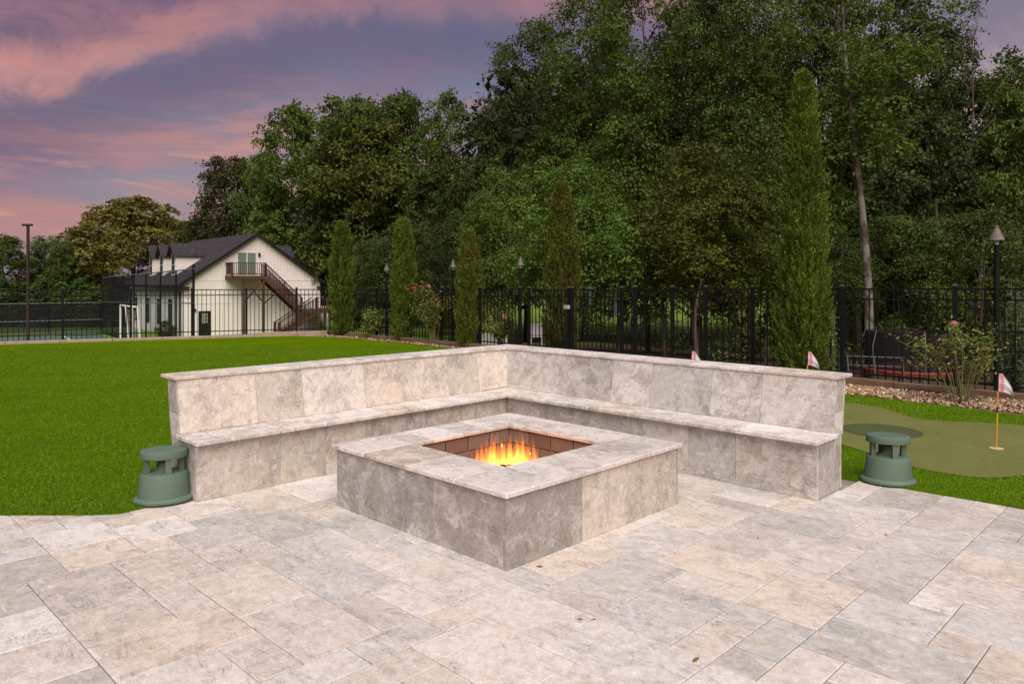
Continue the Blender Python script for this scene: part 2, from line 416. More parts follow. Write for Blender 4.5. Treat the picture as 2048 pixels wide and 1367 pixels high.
M['leaf_dark'] = foliage('dark_leaves', (.036, .056, .011), (.070, .102, .018), (.07, .042, .018), .02)
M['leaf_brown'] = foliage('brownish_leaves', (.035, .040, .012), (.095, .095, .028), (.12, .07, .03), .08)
M['leaf_woodshade'] = foliage('shade_darkened_leaves', (.014, .024, .007), (.034, .052, .012))  # darker leaves: the shade deep in the wood is put into the colour
M['leaf_olive'] = foliage('olive_leaves', (.074, .092, .012), (.128, .145, .021), (.14, .095, .02), .02)
M['leaf_bright'] = foliage('fresh_green_leaves', (.075, .140, .018), (.135, .225, .030), nscale=.9)
M['leaf_gold'] = foliage('yellow_olive_leaves', (.125, .115, .022), (.18, .155, .032), (.19, .125, .04), .05, .35)
M['leaf_conifer'] = foliage('soft_conifer_green', (.05, .10, .022), (.10, .175, .04))
M['cypress'] = foliage('cypress_sprays', (.058, .100, .009), (.195, .265, .030), (.15, .075, .026), .075, 2.6, .2)
M['cypress_brown'] = foliage('browning_cypress_sprays', (.062, .095, .011), (.20, .24, .030), (.19, .088, .03), .12, 2.3, .2)
M['rose_leaf'] = foliage('rose_leaves', (.06, .10, .02), (.24, .28, .06), (.26, .10, .045), .08, 3., .3)
M['shrub_leaf'] = foliage('pale_shrub_leaves', (.07, .12, .05), (.20, .28, .15), nscale=2.)
M['petal_red'] = simple('red_petals', (.48, .02, .028), .6, .25, 30)
M['petal_pink'] = simple('pink_petals', (.68, .19, .27), .6, .2, 30)
M['cane'] = simple('rose_canes', (.17, .16, .06), .7, .3, 20)
M['dry_leaf'] = simple('dry_leaf', (.16, .12, .04), .8, .3, 20)
M['dry_leaf_red'] = simple('red_dry_leaf', (.22, .07, .03), .8, .3, 20)
def m_glass(name, col, rough=.08):
    t = MT(name, rough, .6); t.col(c4(*col)); return t.m
M['glass_green'] = m_glass('shaded_green_glass', (.17, .225, .16), .25)
M['glass_dark'] = m_glass('dark_glass', (.055, .075, .075))
M['glass_pale'] = m_glass('pale_glass', (.30, .30, .24), .2)
def m_net(name, col, alpha):
    t = MT(name, .9, .1); t.col(c4(*col)); t.b.inputs['Alpha'].default_value = alpha; return t.m
M['screen'] = m_net('windscreen_mesh', (.014, .014, .015), .80)
M['netting'] = m_net('trampoline_mesh', (.020, .017, .016), .88)
def m_flame():
    t = MT('flame'); N, K = t.N, t.K; N.remove(t.b)
    s = N.new('ShaderNodeSeparateXYZ'); K.new(t.tc.outputs['Generated'], s.inputs[0])
    n = t.noise(t.map(t.tc.outputs['Object'], (34., 34., 9.)), 1., 3, .6, .6)
    hz = t.math('ADD', s.outputs[2], t.math('MULTIPLY', t.math('SUBTRACT', n, .5), .7))
    col = t.ramp(hz, [(0., c4(1., .24, .015)), (.3, c4(1., .36, .04)), (.62, c4(1., .20, .010)), (1., c4(.9, .08, .003))])
    st = t.math('MULTIPLY', t.ramp(hz, [(0., .55), (.25, 1.), (.6, .50), (.95, .14)]), t.ramp(n, [(.36, .12), (.62, 1.6)]))
    e = N.new('ShaderNodeEmission'); K.new(col, e.inputs[0]); K.new(t.math('MULTIPLY', st, FLAME), e.inputs[1])
    K.new(e.outputs[0], N['Material Output'].inputs['Volume']); return t.m
FLAME = 48.
M['flame'] = m_flame()

# ---------------------------------------------------------------- ground, court, lawn
FP, FD, FN = Vector((5.28, 11.6)), Vector((-.704, .710)).normalized(), Vector((.710, .704)).normalized()   # fence on the right: point, direction (back left), outward
CORN = FP+FD*15.3
LD = (Vector((-13.1, 19.0))-CORN).normalized(); LN = Vector((LD.y, -LD.x)); 
if LN.y < 0: LN = -LN
def fpt(t, off=0.): return FP+FD*t+FN*off
def lpt(t, off=0.): return CORN+LD*t+LN*off
def hgt(x, y):
    p = Vector((x, y)); d1 = (p-FP).dot(FN); d2 = (p-CORN).dot(LN)
    s = max(d1/34., d2/20.)
    if s <= 0.01: return -.12
    return -.30-2.4*min(1., s)
def grid_ground():
    xs = list(np.arange(-60, 44, 1.6)); ys = list(np.arange(-8, 76, 1.6))
    xs = [-600, -300, -150, -90]+xs+[70, 120, 250, 600]; ys = [-200, -80, -30]+ys+[100, 150, 300, 600, 1200]
    nx, ny = len(xs), len(ys); vs = []
    for y in ys:
        for x in xs:
            h = hgt(x, y)
            if h < -.2: h += .10*noise.noise(Vector((x*.15, y*.15, 0)))
            vs.append((x, y, h))
    fs = [(j*nx+i, j*nx+i+1, (j+1)*nx+i+1, (j+1)*nx+i) for j in range(ny-1) for i in range(nx-1)]
    mb = MB(); mb.add(vs, fs); build(mb, 'ground', M['ground'], smooth=True, fix=False, kind='structure')
grid_ground()

def sheet(poly, z, mat, name, skirt=0., parent=None, **kw):
    n = len(poly); mb = MB(); vs = [(p[0], p[1], z) for p in poly]
    area = sum(poly[i][0]*poly[(i+1) % n][1]-poly[(i+1) % n][0]*poly[i][1] for i in range(n))
    f = tuple(range(n)) if area > 0 else tuple(range(n))[::-1]
    mb.add(vs, [f])
    if skirt:
        mb.add(vs+[(p[0], p[1], z-skirt) for p in poly], [(i, (i+1) % n, n+(i+1) % n, n+i) for i in range(n)])
    return build(mb, name, mat, parent, fix=False, **kw)

# frame of the benches and the pit: u to the near right, v to the near left, both 45 degrees off the view
YAW = math.radians(45.43); SA, CA = math.sin(YAW), math.cos(YAW); CU, CV = 3.3809*1.62, 3.3861*1.62
def uv2w(u, v): du, dv = u-CU, v-CV; return Vector((du*SA-dv*CA, -du*CA-dv*SA))
def v_at(px, u): r = (px-CX)/F; return CV+(u-CU)*(SA+r*CA)/(CA-r*SA)
def u_at(px, v): r = (px-CX)/F; return CU+(v-CV)*(CA-r*SA)/(SA+r*CA)
O2 = uv2w(0, 0); OR = Vector((O2.x, O2.y, 0)); ORZ = math.atan2(-CA, SA)

turf_poly = [(-32,5.6),(-8,5.22),(-3.53,5.13),(-2.95,5.13),(-2.735,5.16),(-2.6,5.31),(-2.45,5.42),(-2.28,5.52)]
turf_poly += [tuple(uv2w(-.3, 3.1)), tuple(uv2w(-.3, -.3)), tuple(uv2w(3.1, -.3)), (2.70,6.12),(3.19,5.66),(3.63,5.27),(4.6,4.35),(9.5,-.3),(13,-1)]
bed_edge = [(9.8,4.5),(7.6,7.05),(6.1,8.87),(5.45,9.75),(4.71,10.56),(3.1,12.5),(.9,15.1),(-1.32,17.6),(-3.1,19.5),(-4.6,20.8),(-5.5,21.35)]
lf = [tuple(lpt(t, -.38)) for t in (1.1, 8.5, 30)]
turf_poly += bed_edge+lf
turf = sheet(turf_poly, .012, M['turf'], 'artificial_lawn', .04, kind='structure')
putt_px = [(1600,806),(1687,807),(1725,811),(1764,818),(1790,826),(1814,834.5),(1840,840),(1864,842.5),(1900,845),(1938,846.5),(1990,849),(2048,853),(2200,868),(2330,900),(2300,945),(2150,956),(2048,954),(2001,958),(1970,958),(1938,956),(1900,951),(1864,945),(1819,935),(1770,919),(1722,903),(1687,892),(1640,880)]
putt_poly = [((x-CX)/F*gy(y), gy(y)) for x, y in putt_px]
sheet(putt_poly, .017, M['putt'], 'putting_green', kind='structure')
cx_, cy_ = at(1763, 7.94).x, 7.94
mb = MB(); mb.lathe([(.395, .018), (.395, .0215)], 48); 
thing('turf_disc', 'dark green round turf disc lying on the putting green behind the right speaker', 'turf disc', (cx_, cy_, 0), mesh=fixn(mb.mesh('turf_disc', M['patch'])))
bed_poly = bed_edge+[tuple(fpt(14.9, -.05)), tuple(fpt(-9, -.05)), (12, 3)]
sheet([tuple(p) for p in bed_poly], .006, M['bed'], 'mulch_bed', .06, kind='structure')
def inpoly(P, poly):
    x, y = P[:, 0], P[:, 1]; c = np.zeros(len(P), bool); n = len(poly)
    for i in range(n):
        x1, y1 = poly[i]; x2, y2 = poly[(i+1) % n]
        if y1 == y2: continue
        k = ((y1 > y) != (y2 > y)) & (x < (x2-x1)*(y-y1)/(y2-y1)+x1); c ^= k
    return c
# chips of bark on the bed
def chips():
    P = []
    for t0, t1, n in ((-7, 4, 15000), (4, 15.3, 6500)):
        t = rng.uniform(t0, t1, n); o = rng.uniform(-1.2, -.08, n)
        P.append(np.stack([FP.x+FD.x*t+FN.x*o, FP.y+FD.y*t+FN.y*o], 1))
    P = np.concatenate(P); P = P[inpoly(P, [tuple(p) for p in bed_poly])]; n = len(P)
    z = rng.uniform(.008, .035, n); a = rng.uniform(0, 6.28, n); l = rng.uniform(.012, .034, n); wd = rng.uniform(.006, .014, n); ti = rng.normal(0, .35, n); t2 = rng.normal(0, .35, n)
    dx = np.stack([np.cos(a), np.sin(a), ti], 1)*l[:, None]; dy = np.stack([-np.sin(a), np.cos(a), t2], 1)*wd[:, None]
    c = np.concatenate([P, z[:, None]], 1); dz = np.array([0, 0, .006])
    # each chip: a wedge, top quad and two long sides
    top = np.stack([c-dx-dy+dz, c+dx-dy+dz, c+dx*.8+dy+dz, c-dx*.9+dy+dz], 1)
    V = np.concatenate([top, np.stack([c-dx-dy-dz, c+dx-dy-dz, c+dx-dy+dz, c-dx-dy+dz], 1)])
    obj('bark_chips', quads('bark_chips', V, M['chips']), kind='stuff')
chips()
# turf blades near the camera
def blades():
    out = []
    def region(x0, x1, y0, y1, n, pred):
        P = np.stack([rng.uniform(x0, x1, n), y0+(y1-y0)*rng.uniform(0, 1, n)**2.3], 1)
        k = inpoly(P, turf_poly) & ~inpoly(P, putt_poly) & (np.abs(P[:, 0]) < .735*P[:, 1]) & pred(P)
        out.append(P[k])
    region(-12, .6, 5.1, 18, 1100000, lambda P: (P[:, 0] < -.40*P[:, 1]) | (P[:, 1] > 8.2))
    region(2.4, 8, 4.3, 11.4, 620000, lambda P: P[:, 0] > .42*P[:, 1])
    P = np.concatenate(out); n = len(P)
    if n > 380000: P = P[rng.permutation(n)[:380000]]; n = len(P)
    sc = 1+np.clip((P[:, 1]-5)*.10, 0, .8)
    h = rng.uniform(.008, .016, n); a = rng.uniform(0, 6.28, n); w_ = rng.uniform(.0017, .0032, n)*sc
    lean = rng.normal(0, .011, (n, 2))+np.array([.004, -.003])
    b = np.concatenate([P, np.full((n, 1), .010)], 1); s_ = np.stack([np.cos(a)*w_, np.sin(a)*w_, np.zeros(n)], 1)
    tip = b+np.concatenate([lean, h[:, None]], 1)
    obj('turf_blades', quads('turf_blades', np.stack([b-s_, b+s_, tip], 1), M['blade']), kind='stuff')
blades()
# far court with painted lines
ABd = Vector((-18.2, 25)).normalized(); ABn = Vector((ABd.y, -ABd.x)); BB = Vector((-33.6, 61.0)); AA = Vector((-15.4, 36.0))
LV = -ABn if ABn.x > 0 else ABn       # from the tall net to the left
zc = -2.70
def cpt(s, t): return BB-ABd*s+LV*t    # s back towards the camera, t to the left
def rect(s0, s1, t0, t1): return [tuple(cpt(s0, t0)), tuple(cpt(s1, t0)), tuple(cpt(s1, t1)), tuple(cpt(s0, t1))]
court = sheet(rect(1.2, 26, .6, 30), zc+.12, M['court'], 'sports_court', .3, kind='structure')
for r_ in ((3, 3.1, 3, 28), (3, 25, 3, 3.1), (3, 25, 12, 12.1), (10, 10.1, 3, 12.1), (3, 25, 20, 20.1)):
    sheet(rect(*r_), zc+.126, M['white_paint'], 'court_line', parent=court)

# ---------------------------------------------------------------- patio of travertine pavers
TONES = [tuple(x*1.10*k for x, k in zip(c, (.965, .985, .99))) for c in [(.63,.565,.52),(.59,.52,.47),(.53,.475,.435),(.62,.535,.465),(.51,.475,.45),(.67,.62,.585),(.57,.505,.445),(.46,.42,.39),(.61,.56,.53),(.57,.53,.51)]]
def tone(k=None, d=1.): 
    c = TONES[k] if k is not None else random.choice(TONES)
    j = random.uniform(.95, 1.05)*d; return [c[0]*j, c[1]*j, c[2]*j, random.uniform(.15, .85)]
base_poly = [(-40,5.6),(-8,5.26),(-3.53,5.17),(-2.7,5.25),(-1.5,6.8),tuple(uv2w(-.25,-.25)),(1.8,6.8),(2.72,6.16),(3.19,5.70),(3.63,5.31),(9.5,-.25),(13,-8),(-40,-8)]
patio = sheet(base_poly, -.012, M['grout'], 'patio', .1, kind='structure')
def pave():
    g = .2032; cells = {}
    I = range(-14, 46); J = range(-46, 14)
    def wpos(i, j): return uv2w(i*g, -j*g)
    def want(i, j):
        p = wpos(i+.5, j+.5)
        if p.y < 2.55 or abs(p.x) > .70*p.y+.45: return False
        u, v = (i+.5)*g, -(j+.5)*g
        if u < -.3 or v < -.3: 
            if p.x < 0 and p.y > 5.8: return False
        if (.95 < u < 2.4) and (.95 < v < 2.4): return False
        if u < -.35 and v < 3.2: return False
        if v < -.35 and u < 3.2: return False
        P = np.array([[p.x, p.y]])
        if inpoly(P, turf_poly)[0]:
            near = [np.array([[p.x+dx, p.y+dy]]) for dx, dy in ((.25,-.25),(-.25,-.25),(0,-.35),(.3,0),(-.3,0))]
            if all(inpoly(q, turf_poly)[0] for q in near): return False
            if p.y > 6.6: return False
        return True
    def layout(seed):
        rnd = random.Random(seed); used = {}; out = []
        for j in J:
            for i in I:
                if (i, j) in used: continue
                opts = [(3,2)]*6+[(2,3)]*2+[(2,2)]*5+[(2,1)]*3+[(1,2)]*2+[(1,1)]*1
                rnd.shuffle(opts); opts.append((1,1))
                for a, b in opts:
                    if all((i+x, j+y) not in used for x in range(a) for y in range(b)):
                        for x in range(a):
                            for y in range(b): used[(i+x, j+y)] = len(out)
                        out.append((i, j, a, b)); break
        worst = 0; tot = 0
        for i in range(0, 24):          # long straight seams look laid by a machine: count them
            run = 0
            for j in range(-26, 0):
                run = run+1 if used.get((i, j)) != used.get((i-1, j)) else 0
                worst = max(worst, run); tot += run > 6
        for j in range(-26, 0):
            run = 0
            for i in range(0, 24):
                run = run+1 if used.get((i, j)) != used.get((i, j-1)) else 0
                worst = max(worst, run); tot += run > 6
        return worst*10+tot, out
    lay = min((layout(k) for k in range(40)), key=lambda q: q[0])[1]
    rnd = random.Random(23); tiles = []
    for (i, j, a, b) in lay:
        if any(want(i+x, j+y) for x in range(a) for y in range(b)): tiles.append((i, j, a, b))
    for i, j in []:
        if (i, j) in cells: continue
        opts = [(3,2)]*6+[(2,3)]*2+[(2,2)]*5+[(2,1)]*3+[(1,2)]*2+[(1,1)]*1
        rnd.shuffle(opts); opts.append((1,1))
        for a, b in opts:
            if all((i+x, j+y) not in cells for x in range(a) for y in range(b)):
                for x in range(a):
                    for y in range(b): cells[(i+x, j+y)] = 1
                if any(want(i+x, j+y) for x in range(a) for y in range(b)): tiles.append((i, j, a, b))
                break
    def dist(t): p = wpos(t[0]+t[2]/2, t[1]+t[3]/2); return p.length
    tiles.sort(key=dist)
    meshes = {}
    for n, (i, j, a, b) in enumerate(tiles[:300]):
        key = (a, b, rnd.randrange(3))
        if key not in meshes:
            m_ = MB(); gp = .0024
            m_.cbox(-a*g/2+gp, a*g/2-gp, -b*g/2+gp, b*g/2-gp, -.02, 0, .0035, .0012); meshes[key] = fixn(m_.mesh('tile', M['tile']))
        p = wpos(i+a/2, j+b/2)
        o = obj('tile', meshes[key], patio, (p.x, p.y, rnd.uniform(-.0012, .0012)), (rnd.uniform(-.0015, .0015), rnd.uniform(-.0015, .0015), ORZ+math.pi*rnd.randrange(2)))
        random.seed(n*7+1); o.color = tone()
    print('tiles', len(tiles))
pave()
random.seed(11)

# ---------------------------------------------------------------- L-shaped travertine bench
bench = thing('stone_bench', 'L-shaped travertine bench with leaning tiled backrest, wrapped round the fire pit', 'bench', OR, ORZ)
def run(side):
    def T(al, ac, z): return (ac, -al, z) if side == 'left' else (al, -ac, z)
    def cb(name, a0, a1, c0, c1, z0, z1, col, b=.003, lean=0., mat='panel'):
        m_ = MB(); m_.cbox(a0, a1, c0, c1, z0, z1, b, .0008)
        if lean: m_.v = [(x, y+lean*(z-z0)/(z1-z0), z) for x, y, z in m_.v]
        ctr = Vector(T((a0+a1)/2, (c0+c1)/2, (z0+z1)/2))
        m_.v = [tuple(Vector(T(*v))-ctr) for v in m_.v]
        o = build(m_, name, M[mat], bench, ctr); o.color = col; return o
    L = 3.234 if side == 'left' else 3.243
    zt, zs = .453, .42; dB = .277; lean = -.062
    conv = (lambda px, ac: v_at(px, ac)) if side == 'left' else (lambda px, ac: u_at(px, ac))
    # cores
    cb('core', -.30 if side == 'right' else -.40, L-.035, -.415, -.012, 0.01, zs-.002, [.3,.28,.26,.5], mat='core')
    cb('core', -.43, L-.035, -.44, -.31, zs, .855, [.3,.28,.26,.5], lean=lean, mat='core')
    fj = [561, 652, 778.5, 851, 952] if side == 'left' else [1078, 1179, 1253, 1377, 1470.5]
    ps = sorted([conv(x, .018) for x in fj]); ps = [.018 if side == 'left' else .018]+ps+[L]
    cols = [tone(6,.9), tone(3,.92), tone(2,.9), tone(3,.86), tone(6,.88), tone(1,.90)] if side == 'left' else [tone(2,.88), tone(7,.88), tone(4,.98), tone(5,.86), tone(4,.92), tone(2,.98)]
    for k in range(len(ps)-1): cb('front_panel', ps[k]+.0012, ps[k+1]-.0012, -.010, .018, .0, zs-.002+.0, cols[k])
    sj = [561, 655.6, 779, 851, 952] if side == 'left' else [1076, 1175.5, 1251, 1373, 1468]
    ss = sorted([conv(x, .09) for x in sj]); ss = [(.0905 if side == 'left' else -dB+.004)]+ss+[L+.03]
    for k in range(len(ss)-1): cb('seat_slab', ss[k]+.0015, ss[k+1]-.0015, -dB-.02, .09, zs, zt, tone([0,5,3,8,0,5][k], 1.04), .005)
    bj = [514, 606, 730.5, 896.7, 956.7] if side == 'left' else [1128, 1224, 1302, 1421, 1522]
    bs = sorted([conv(x, -dB-.03) for x in bj]); bs = [-dB-.075]+bs+[L]
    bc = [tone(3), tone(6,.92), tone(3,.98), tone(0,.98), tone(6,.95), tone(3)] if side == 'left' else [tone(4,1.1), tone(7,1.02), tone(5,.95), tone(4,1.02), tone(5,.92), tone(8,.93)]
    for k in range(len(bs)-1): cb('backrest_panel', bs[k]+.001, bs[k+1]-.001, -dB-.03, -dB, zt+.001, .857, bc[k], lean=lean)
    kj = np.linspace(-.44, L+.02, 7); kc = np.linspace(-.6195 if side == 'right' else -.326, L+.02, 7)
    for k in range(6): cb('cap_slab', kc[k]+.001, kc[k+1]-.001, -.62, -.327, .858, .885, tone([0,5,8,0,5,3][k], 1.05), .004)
    # outside face and ends
    for k in range(6): cb('back_panel', kj[k]+.001, min(kj[k+1], L)-.001, -.445, -.418, .01, .42, tone(2))
    for k in range(6): cb('back_panel', kj[k]+.001, min(kj[k+1], L)-.001, -.47, -.443, .422, .857, tone(2), lean=lean)
    e = L-.033
    cb('end_panel', e, L-.001, -.30, -.011, .004, zs-.002, tone(4 if side == 'left' else 7, .86))
    cb('end_panel', e, L-.001, -.416, -.302, .004, zs-.002, tone(2, .9))
    cb('end_panel', e, L-.001, -.442, -.308, zs, .60, tone(5, .9), lean=-.062*.41)
    m_ = cb('end_panel', e, L-.001, -.467, -.334, .602, .857, tone(4 if side == 'left' else 3, .9), lean=-.062*.59)
run('left'); run('right')

# ---------------------------------------------------------------- fire pit
pit = thing('fire_pit', 'square travertine fire pit with brick lining and thick stone rim', 'fire pit', OR, ORZ)
PA, PB, PC, PD = .793, 2.575, .769, 2.582; WA, WB, WC, WD = 1.185, 2.136, 1.161, 2.154; PO = .026
def pb(name, u0, u1, v0, v1, z0, z1, col, b=.003, mat='panel'):
    m_ = MB(); m_.cbox(u0, u1, -v1, -v0, z0, z1, b, .001)
    ctr = Vector(((u0+u1)/2, -(v0+v1)/2, (z0+z1)/2)); m_.v = [tuple(Vector(v)-ctr) for v in m_.v]
    o = build(m_, name, M[mat], pit, ctr); o.color = col; return o
a, b_, c_, d_ = PA+PO, PB-PO, PC+PO, PD-PO
zc0, zc1 = .411, .4415
# front left face (towards -x): plane v = d_
ju = u_at(867, d_)
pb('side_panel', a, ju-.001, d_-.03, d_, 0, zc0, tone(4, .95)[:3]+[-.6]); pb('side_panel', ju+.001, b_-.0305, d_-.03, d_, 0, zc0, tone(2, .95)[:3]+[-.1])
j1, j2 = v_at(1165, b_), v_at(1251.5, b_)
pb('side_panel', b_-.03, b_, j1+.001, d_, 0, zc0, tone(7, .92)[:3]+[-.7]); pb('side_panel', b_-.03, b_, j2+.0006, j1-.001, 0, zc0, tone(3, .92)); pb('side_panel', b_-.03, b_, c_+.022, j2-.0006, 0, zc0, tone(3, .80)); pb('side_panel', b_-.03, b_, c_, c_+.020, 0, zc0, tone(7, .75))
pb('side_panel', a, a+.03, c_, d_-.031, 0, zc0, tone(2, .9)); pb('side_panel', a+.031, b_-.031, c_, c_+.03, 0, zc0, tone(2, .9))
# block core between skin and lining
LI = .03   # lining set back under the rim
for (u0, u1, v0, v1) in ((a+.031, WA-LI-.10, c_+.031, d_-.031), (WB+LI+.10, b_-.031, c_+.031, d_-.031), (WA-LI-.099, WB+LI+.099, c_+.031, WC-LI-.10), (WA-LI-.099, WB+LI+.099, WD+LI+.10, d_-.031)):
    pb('core', u0, u1, v0, v1, 0, zc0-.002, [.3,.3,.3,.5], mat='core')
# rim
r1 = [PA]+[u_at(x, PD) for x in (726, 809, 909)]+[PB]
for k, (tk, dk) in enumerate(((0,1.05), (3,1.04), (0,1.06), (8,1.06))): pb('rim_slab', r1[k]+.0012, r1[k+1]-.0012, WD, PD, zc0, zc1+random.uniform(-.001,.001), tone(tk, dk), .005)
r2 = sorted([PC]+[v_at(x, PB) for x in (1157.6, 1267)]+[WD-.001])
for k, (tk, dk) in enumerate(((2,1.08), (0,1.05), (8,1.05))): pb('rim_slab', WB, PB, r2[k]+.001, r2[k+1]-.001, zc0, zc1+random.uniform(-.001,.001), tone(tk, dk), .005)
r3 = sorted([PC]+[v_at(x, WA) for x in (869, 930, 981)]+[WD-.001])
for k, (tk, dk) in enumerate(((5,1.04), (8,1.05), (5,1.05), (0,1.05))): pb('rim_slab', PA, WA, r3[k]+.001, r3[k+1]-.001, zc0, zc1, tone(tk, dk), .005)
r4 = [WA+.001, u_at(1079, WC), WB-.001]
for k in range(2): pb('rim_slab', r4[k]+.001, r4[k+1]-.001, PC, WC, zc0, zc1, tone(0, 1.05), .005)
# brick lining: mortar bed and single bricks
lu0, lu1, lv0, lv1 = WA-LI, WB+LI, WC-LI, WD+LI
for (u0, u1, v0, v1) in ((lu0-.099, lu0-.010, lv0-.099, lv1+.099), (lu1+.010, lu1+.099, lv0-.099, lv1+.099), (lu0-.009, lu1+.009, lv0-.099, lv0-.010), (lu0-.009, lu1+.009, lv1+.010, lv1+.099)):
    pb('mortar_backing', u0, u1, v0, v1, 0, zc0-.003, [.4,.3,.3,.5], mat='mortar')
bl, bh, bg = .222, .108, .010
bmb = MB(); bmb.cbox(-bl/2, bl/2, -.0095, .0095, -bh/2, bh/2, .003, .001); bme = fixn(bmb.mesh('brick', M['firebrick']))
bhm = MB(); bhm.cbox(-bl/4, bl/4, -.0095, .0095, -bh/2, bh/2, .003, .001); bhme = fixn(bhm.mesh('brick', M['firebrick']))
for wall in range(4):
    ln = (lv1-lv0) if wall < 2 else (lu1-lu0)
    for c in range(4):
        z = zc0-.008-bh/2-c*(bh+bg)
        if z < 0: continue
        p = .004 if c % 2 == 0 else .004-bl/2-bg/2
        while p < ln-.02:
            s0, s1 = max(p, .0), min(p+bl, ln)
            if s1-s0 > .03:
                half = (s1-s0) < bl*.8; cc = (s0+s1)/2
                if wall == 0: loc, rz = (lu0, -(lv0+cc), z), math.pi/2
                elif wall == 1: loc, rz = (lu1, -(lv0+cc), z), math.pi/2
                elif wall == 2: loc, rz = (lu0+cc, -lv0, z), 0
                else: loc, rz = (lu0+cc, -lv1, z), 0
                o = obj('brick', bhme if half else bme, pit, loc, (0, 0, rz))
                o.scale = ((s1-s0)/(bl/2 if half else bl), 1, 1)
            p += bl+bg
pb('burner_bed', lu0-.009, lu1+.009, lv0-.009, lv1+.009, 0, .12, [.2,.2,.2,.5], mat='lava')
def rocks():
    import bmesh
    bm = bmesh.new()
    for k in range(420):
        m4 = Matrix.Translation((random.uniform(lu0+.03, lu1-.03), -random.uniform(lv0+.03, lv1-.03), .125+random.uniform(0, .02)))@Matrix.Rotation(random.uniform(0, 6), 4, Vector((random.random(), random.random(), 1)))@Matrix.Diagonal((random.uniform(.6, 1.3), random.uniform(.6, 1.2), random.uniform(.5, 1), 1))
        bmesh.ops.create_icosphere(bm, subdivisions=1, radius=random.uniform(.014, .026), matrix=m4)
    me = bpy.data.meshes.new('lava_rock'); bm.to_mesh(me); bm.free(); me.materials.append(M['lava'])
    obj('lava_rock', me, pit, kind='stuff')
rocks()
pc = ((lu0+lu1)/2, -(lv0+lv1)/2)
pcw = uv2w(pc[0], -pc[1])
grp = 'charred logs in the fire'
for k, (ang, dx, dy, z, ln, lb) in enumerate(((.3, -.10, .02, .185, .34, 'left charred log lying on the lava rock in the flames'), (-.9, .12, .0, .19, .32, 'right charred log lying on the lava rock in the flames'), (.9, .02, -.05, .25, .30, 'uppermost charred log, leaning across the other two in the flames'))):
    m_ = MB(); pts = [(-ln/2+ln*i/6, .012*math.sin(i*1.7+k), .008*math.sin(i*2.3)) for i in range(7)]
    m_.tube(pts, [.036, .042, .040, .045, .041, .044, .034], 9)
    t_ = thing('fire_log', lb, 'log', (pcw.x+dx, pcw.y+dy, z), ang, grp, fixn(m_.mesh('fire_log', M['ember']))); t_.rotation_euler.y = (.08, -.06, .22)[k]
fire = thing('fire', 'orange and yellow gas flames leaping from the middle of the fire pit', 'fire', (pcw.x, pcw.y, .15))
fr = random.Random(5)
def tongue(h, r, seed):
    q = random.Random(seed); m_ = MB(); n = 11; ph, ph2 = q.uniform(0, 6.28), q.uniform(0, 6.28); pts = []; rad = []
    am = q.uniform(.10, .2)
    for i in range(n):
        f = i/(n-1); pts.append((am*r*4*math.sin(f*5+ph)*f, am*r*4*math.sin(f*4.2+ph2)*f, h*f))
        rad.append(max(.0008, r*(math.sin(math.pi*min(1, (f*.93+.12)**.62))**.9)*(1-.25*f)))
    m_.tube(pts, rad, 8); return fixn(m_.mesh('flame', M['flame'], True))
spec = []
for k in range(38): spec.append((fr.gauss(.01, .09), fr.gauss(0, .05), fr.uniform(.22, .36), fr.uniform(.016, .032)))
for k in range(38): spec.append((-.22+.45*k/37+fr.uniform(-.025, .025), fr.gauss(0, .05), fr.uniform(.17, .40)*(1-.5*(-.45+k/37)**2), fr.uniform(.014, .034)))
spec += [(-.075, 0, .41, .014), (-.02, .01, .37, .016), (.045, 0, .35, .016), (-.105, .01, .35, .017), (.115, 0, .34, .015), (.15, .01, .32, .018)]
for k in range(14): spec.append((fr.uniform(-.25, .26), fr.uniform(-.05, .06), fr.uniform(.12, .22), fr.uniform(.012, .022)))
spec += [(-.26, 0, .23, .016), (-.225, .02, .24, .018), (-.20, 0, .17, .016), (.235, 0, .23, .018), (.26, .01, .15, .014)]
for k, (x, y, h, r) in enumerate(spec): obj('flame', tongue(h*1.16, r*1.1, 40+k), fire, (x, y, .0), (0, 0, fr.uniform(0, 6.28)))

# ---------------------------------------------------------------- garden speakers
def speaker(label, loc, rz):
    t = thing('garden_speaker', label, 'speaker', loc, rz, 'green garden speakers at the ends of the bench')
    q = 1.0
    m_ = MB(); m_.lathe([(.196,.0),(.206,.008),(.207,.022),(.200,.031),(.184,.037),(.177,.040)], 56, 1.0, .82); build(m_, 'base_flange', M['green_plastic'], t, smooth=True)
    m_ = MB(); m_.lathe([(.177,.040),(.172,.10),(.168,.14),(.161,.196),(.158,.203),(.152,.206),(.10,.209),(.068,.216),(.044,.236),(.031,.262),(.026,.280),(.0,.282)], 56, 1., .82); build(m_, 'body', M['green_plastic'], t, smooth=True)
    m_ = MB(); m_.lathe([(.024,.279),(.028,.304),(.024,.308),(.0,.305)], 24, 1., .85); build(m_, 'horn', M['dark'], t, smooth=True)
    pm = None
    for k in range(4):
        a_ = .30+k*math.pi/2
        m_ = MB(); x, y = .118*math.cos(a_), .100*math.sin(a_)
        ca, sa = math.cos(a_), math.sin(a_); pr = []
        for zz in (.203, .316):
            for (p, s_) in ((-.020,-.014),(.018,-.021),(.018,.021),(-.020,.014)): pr.append((x+p*ca-s_*sa, y+p*sa+s_*ca, zz))
        m_.hexa(pr); build(m_, 'pillar', M['green_plastic'], t)
    m_ = MB(); m_.lathe([(.0,.314),(.154,.315),(.160,.318),(.162,.323),(.162,.364),(.160,.370),(.153,.373),(.11,.3745),(.108,.373),(.07,.3745),(.0,.375)], 56, 1., .82); build(m_, 'top_disc', M['green_plastic'], t, smooth=True)
    return t
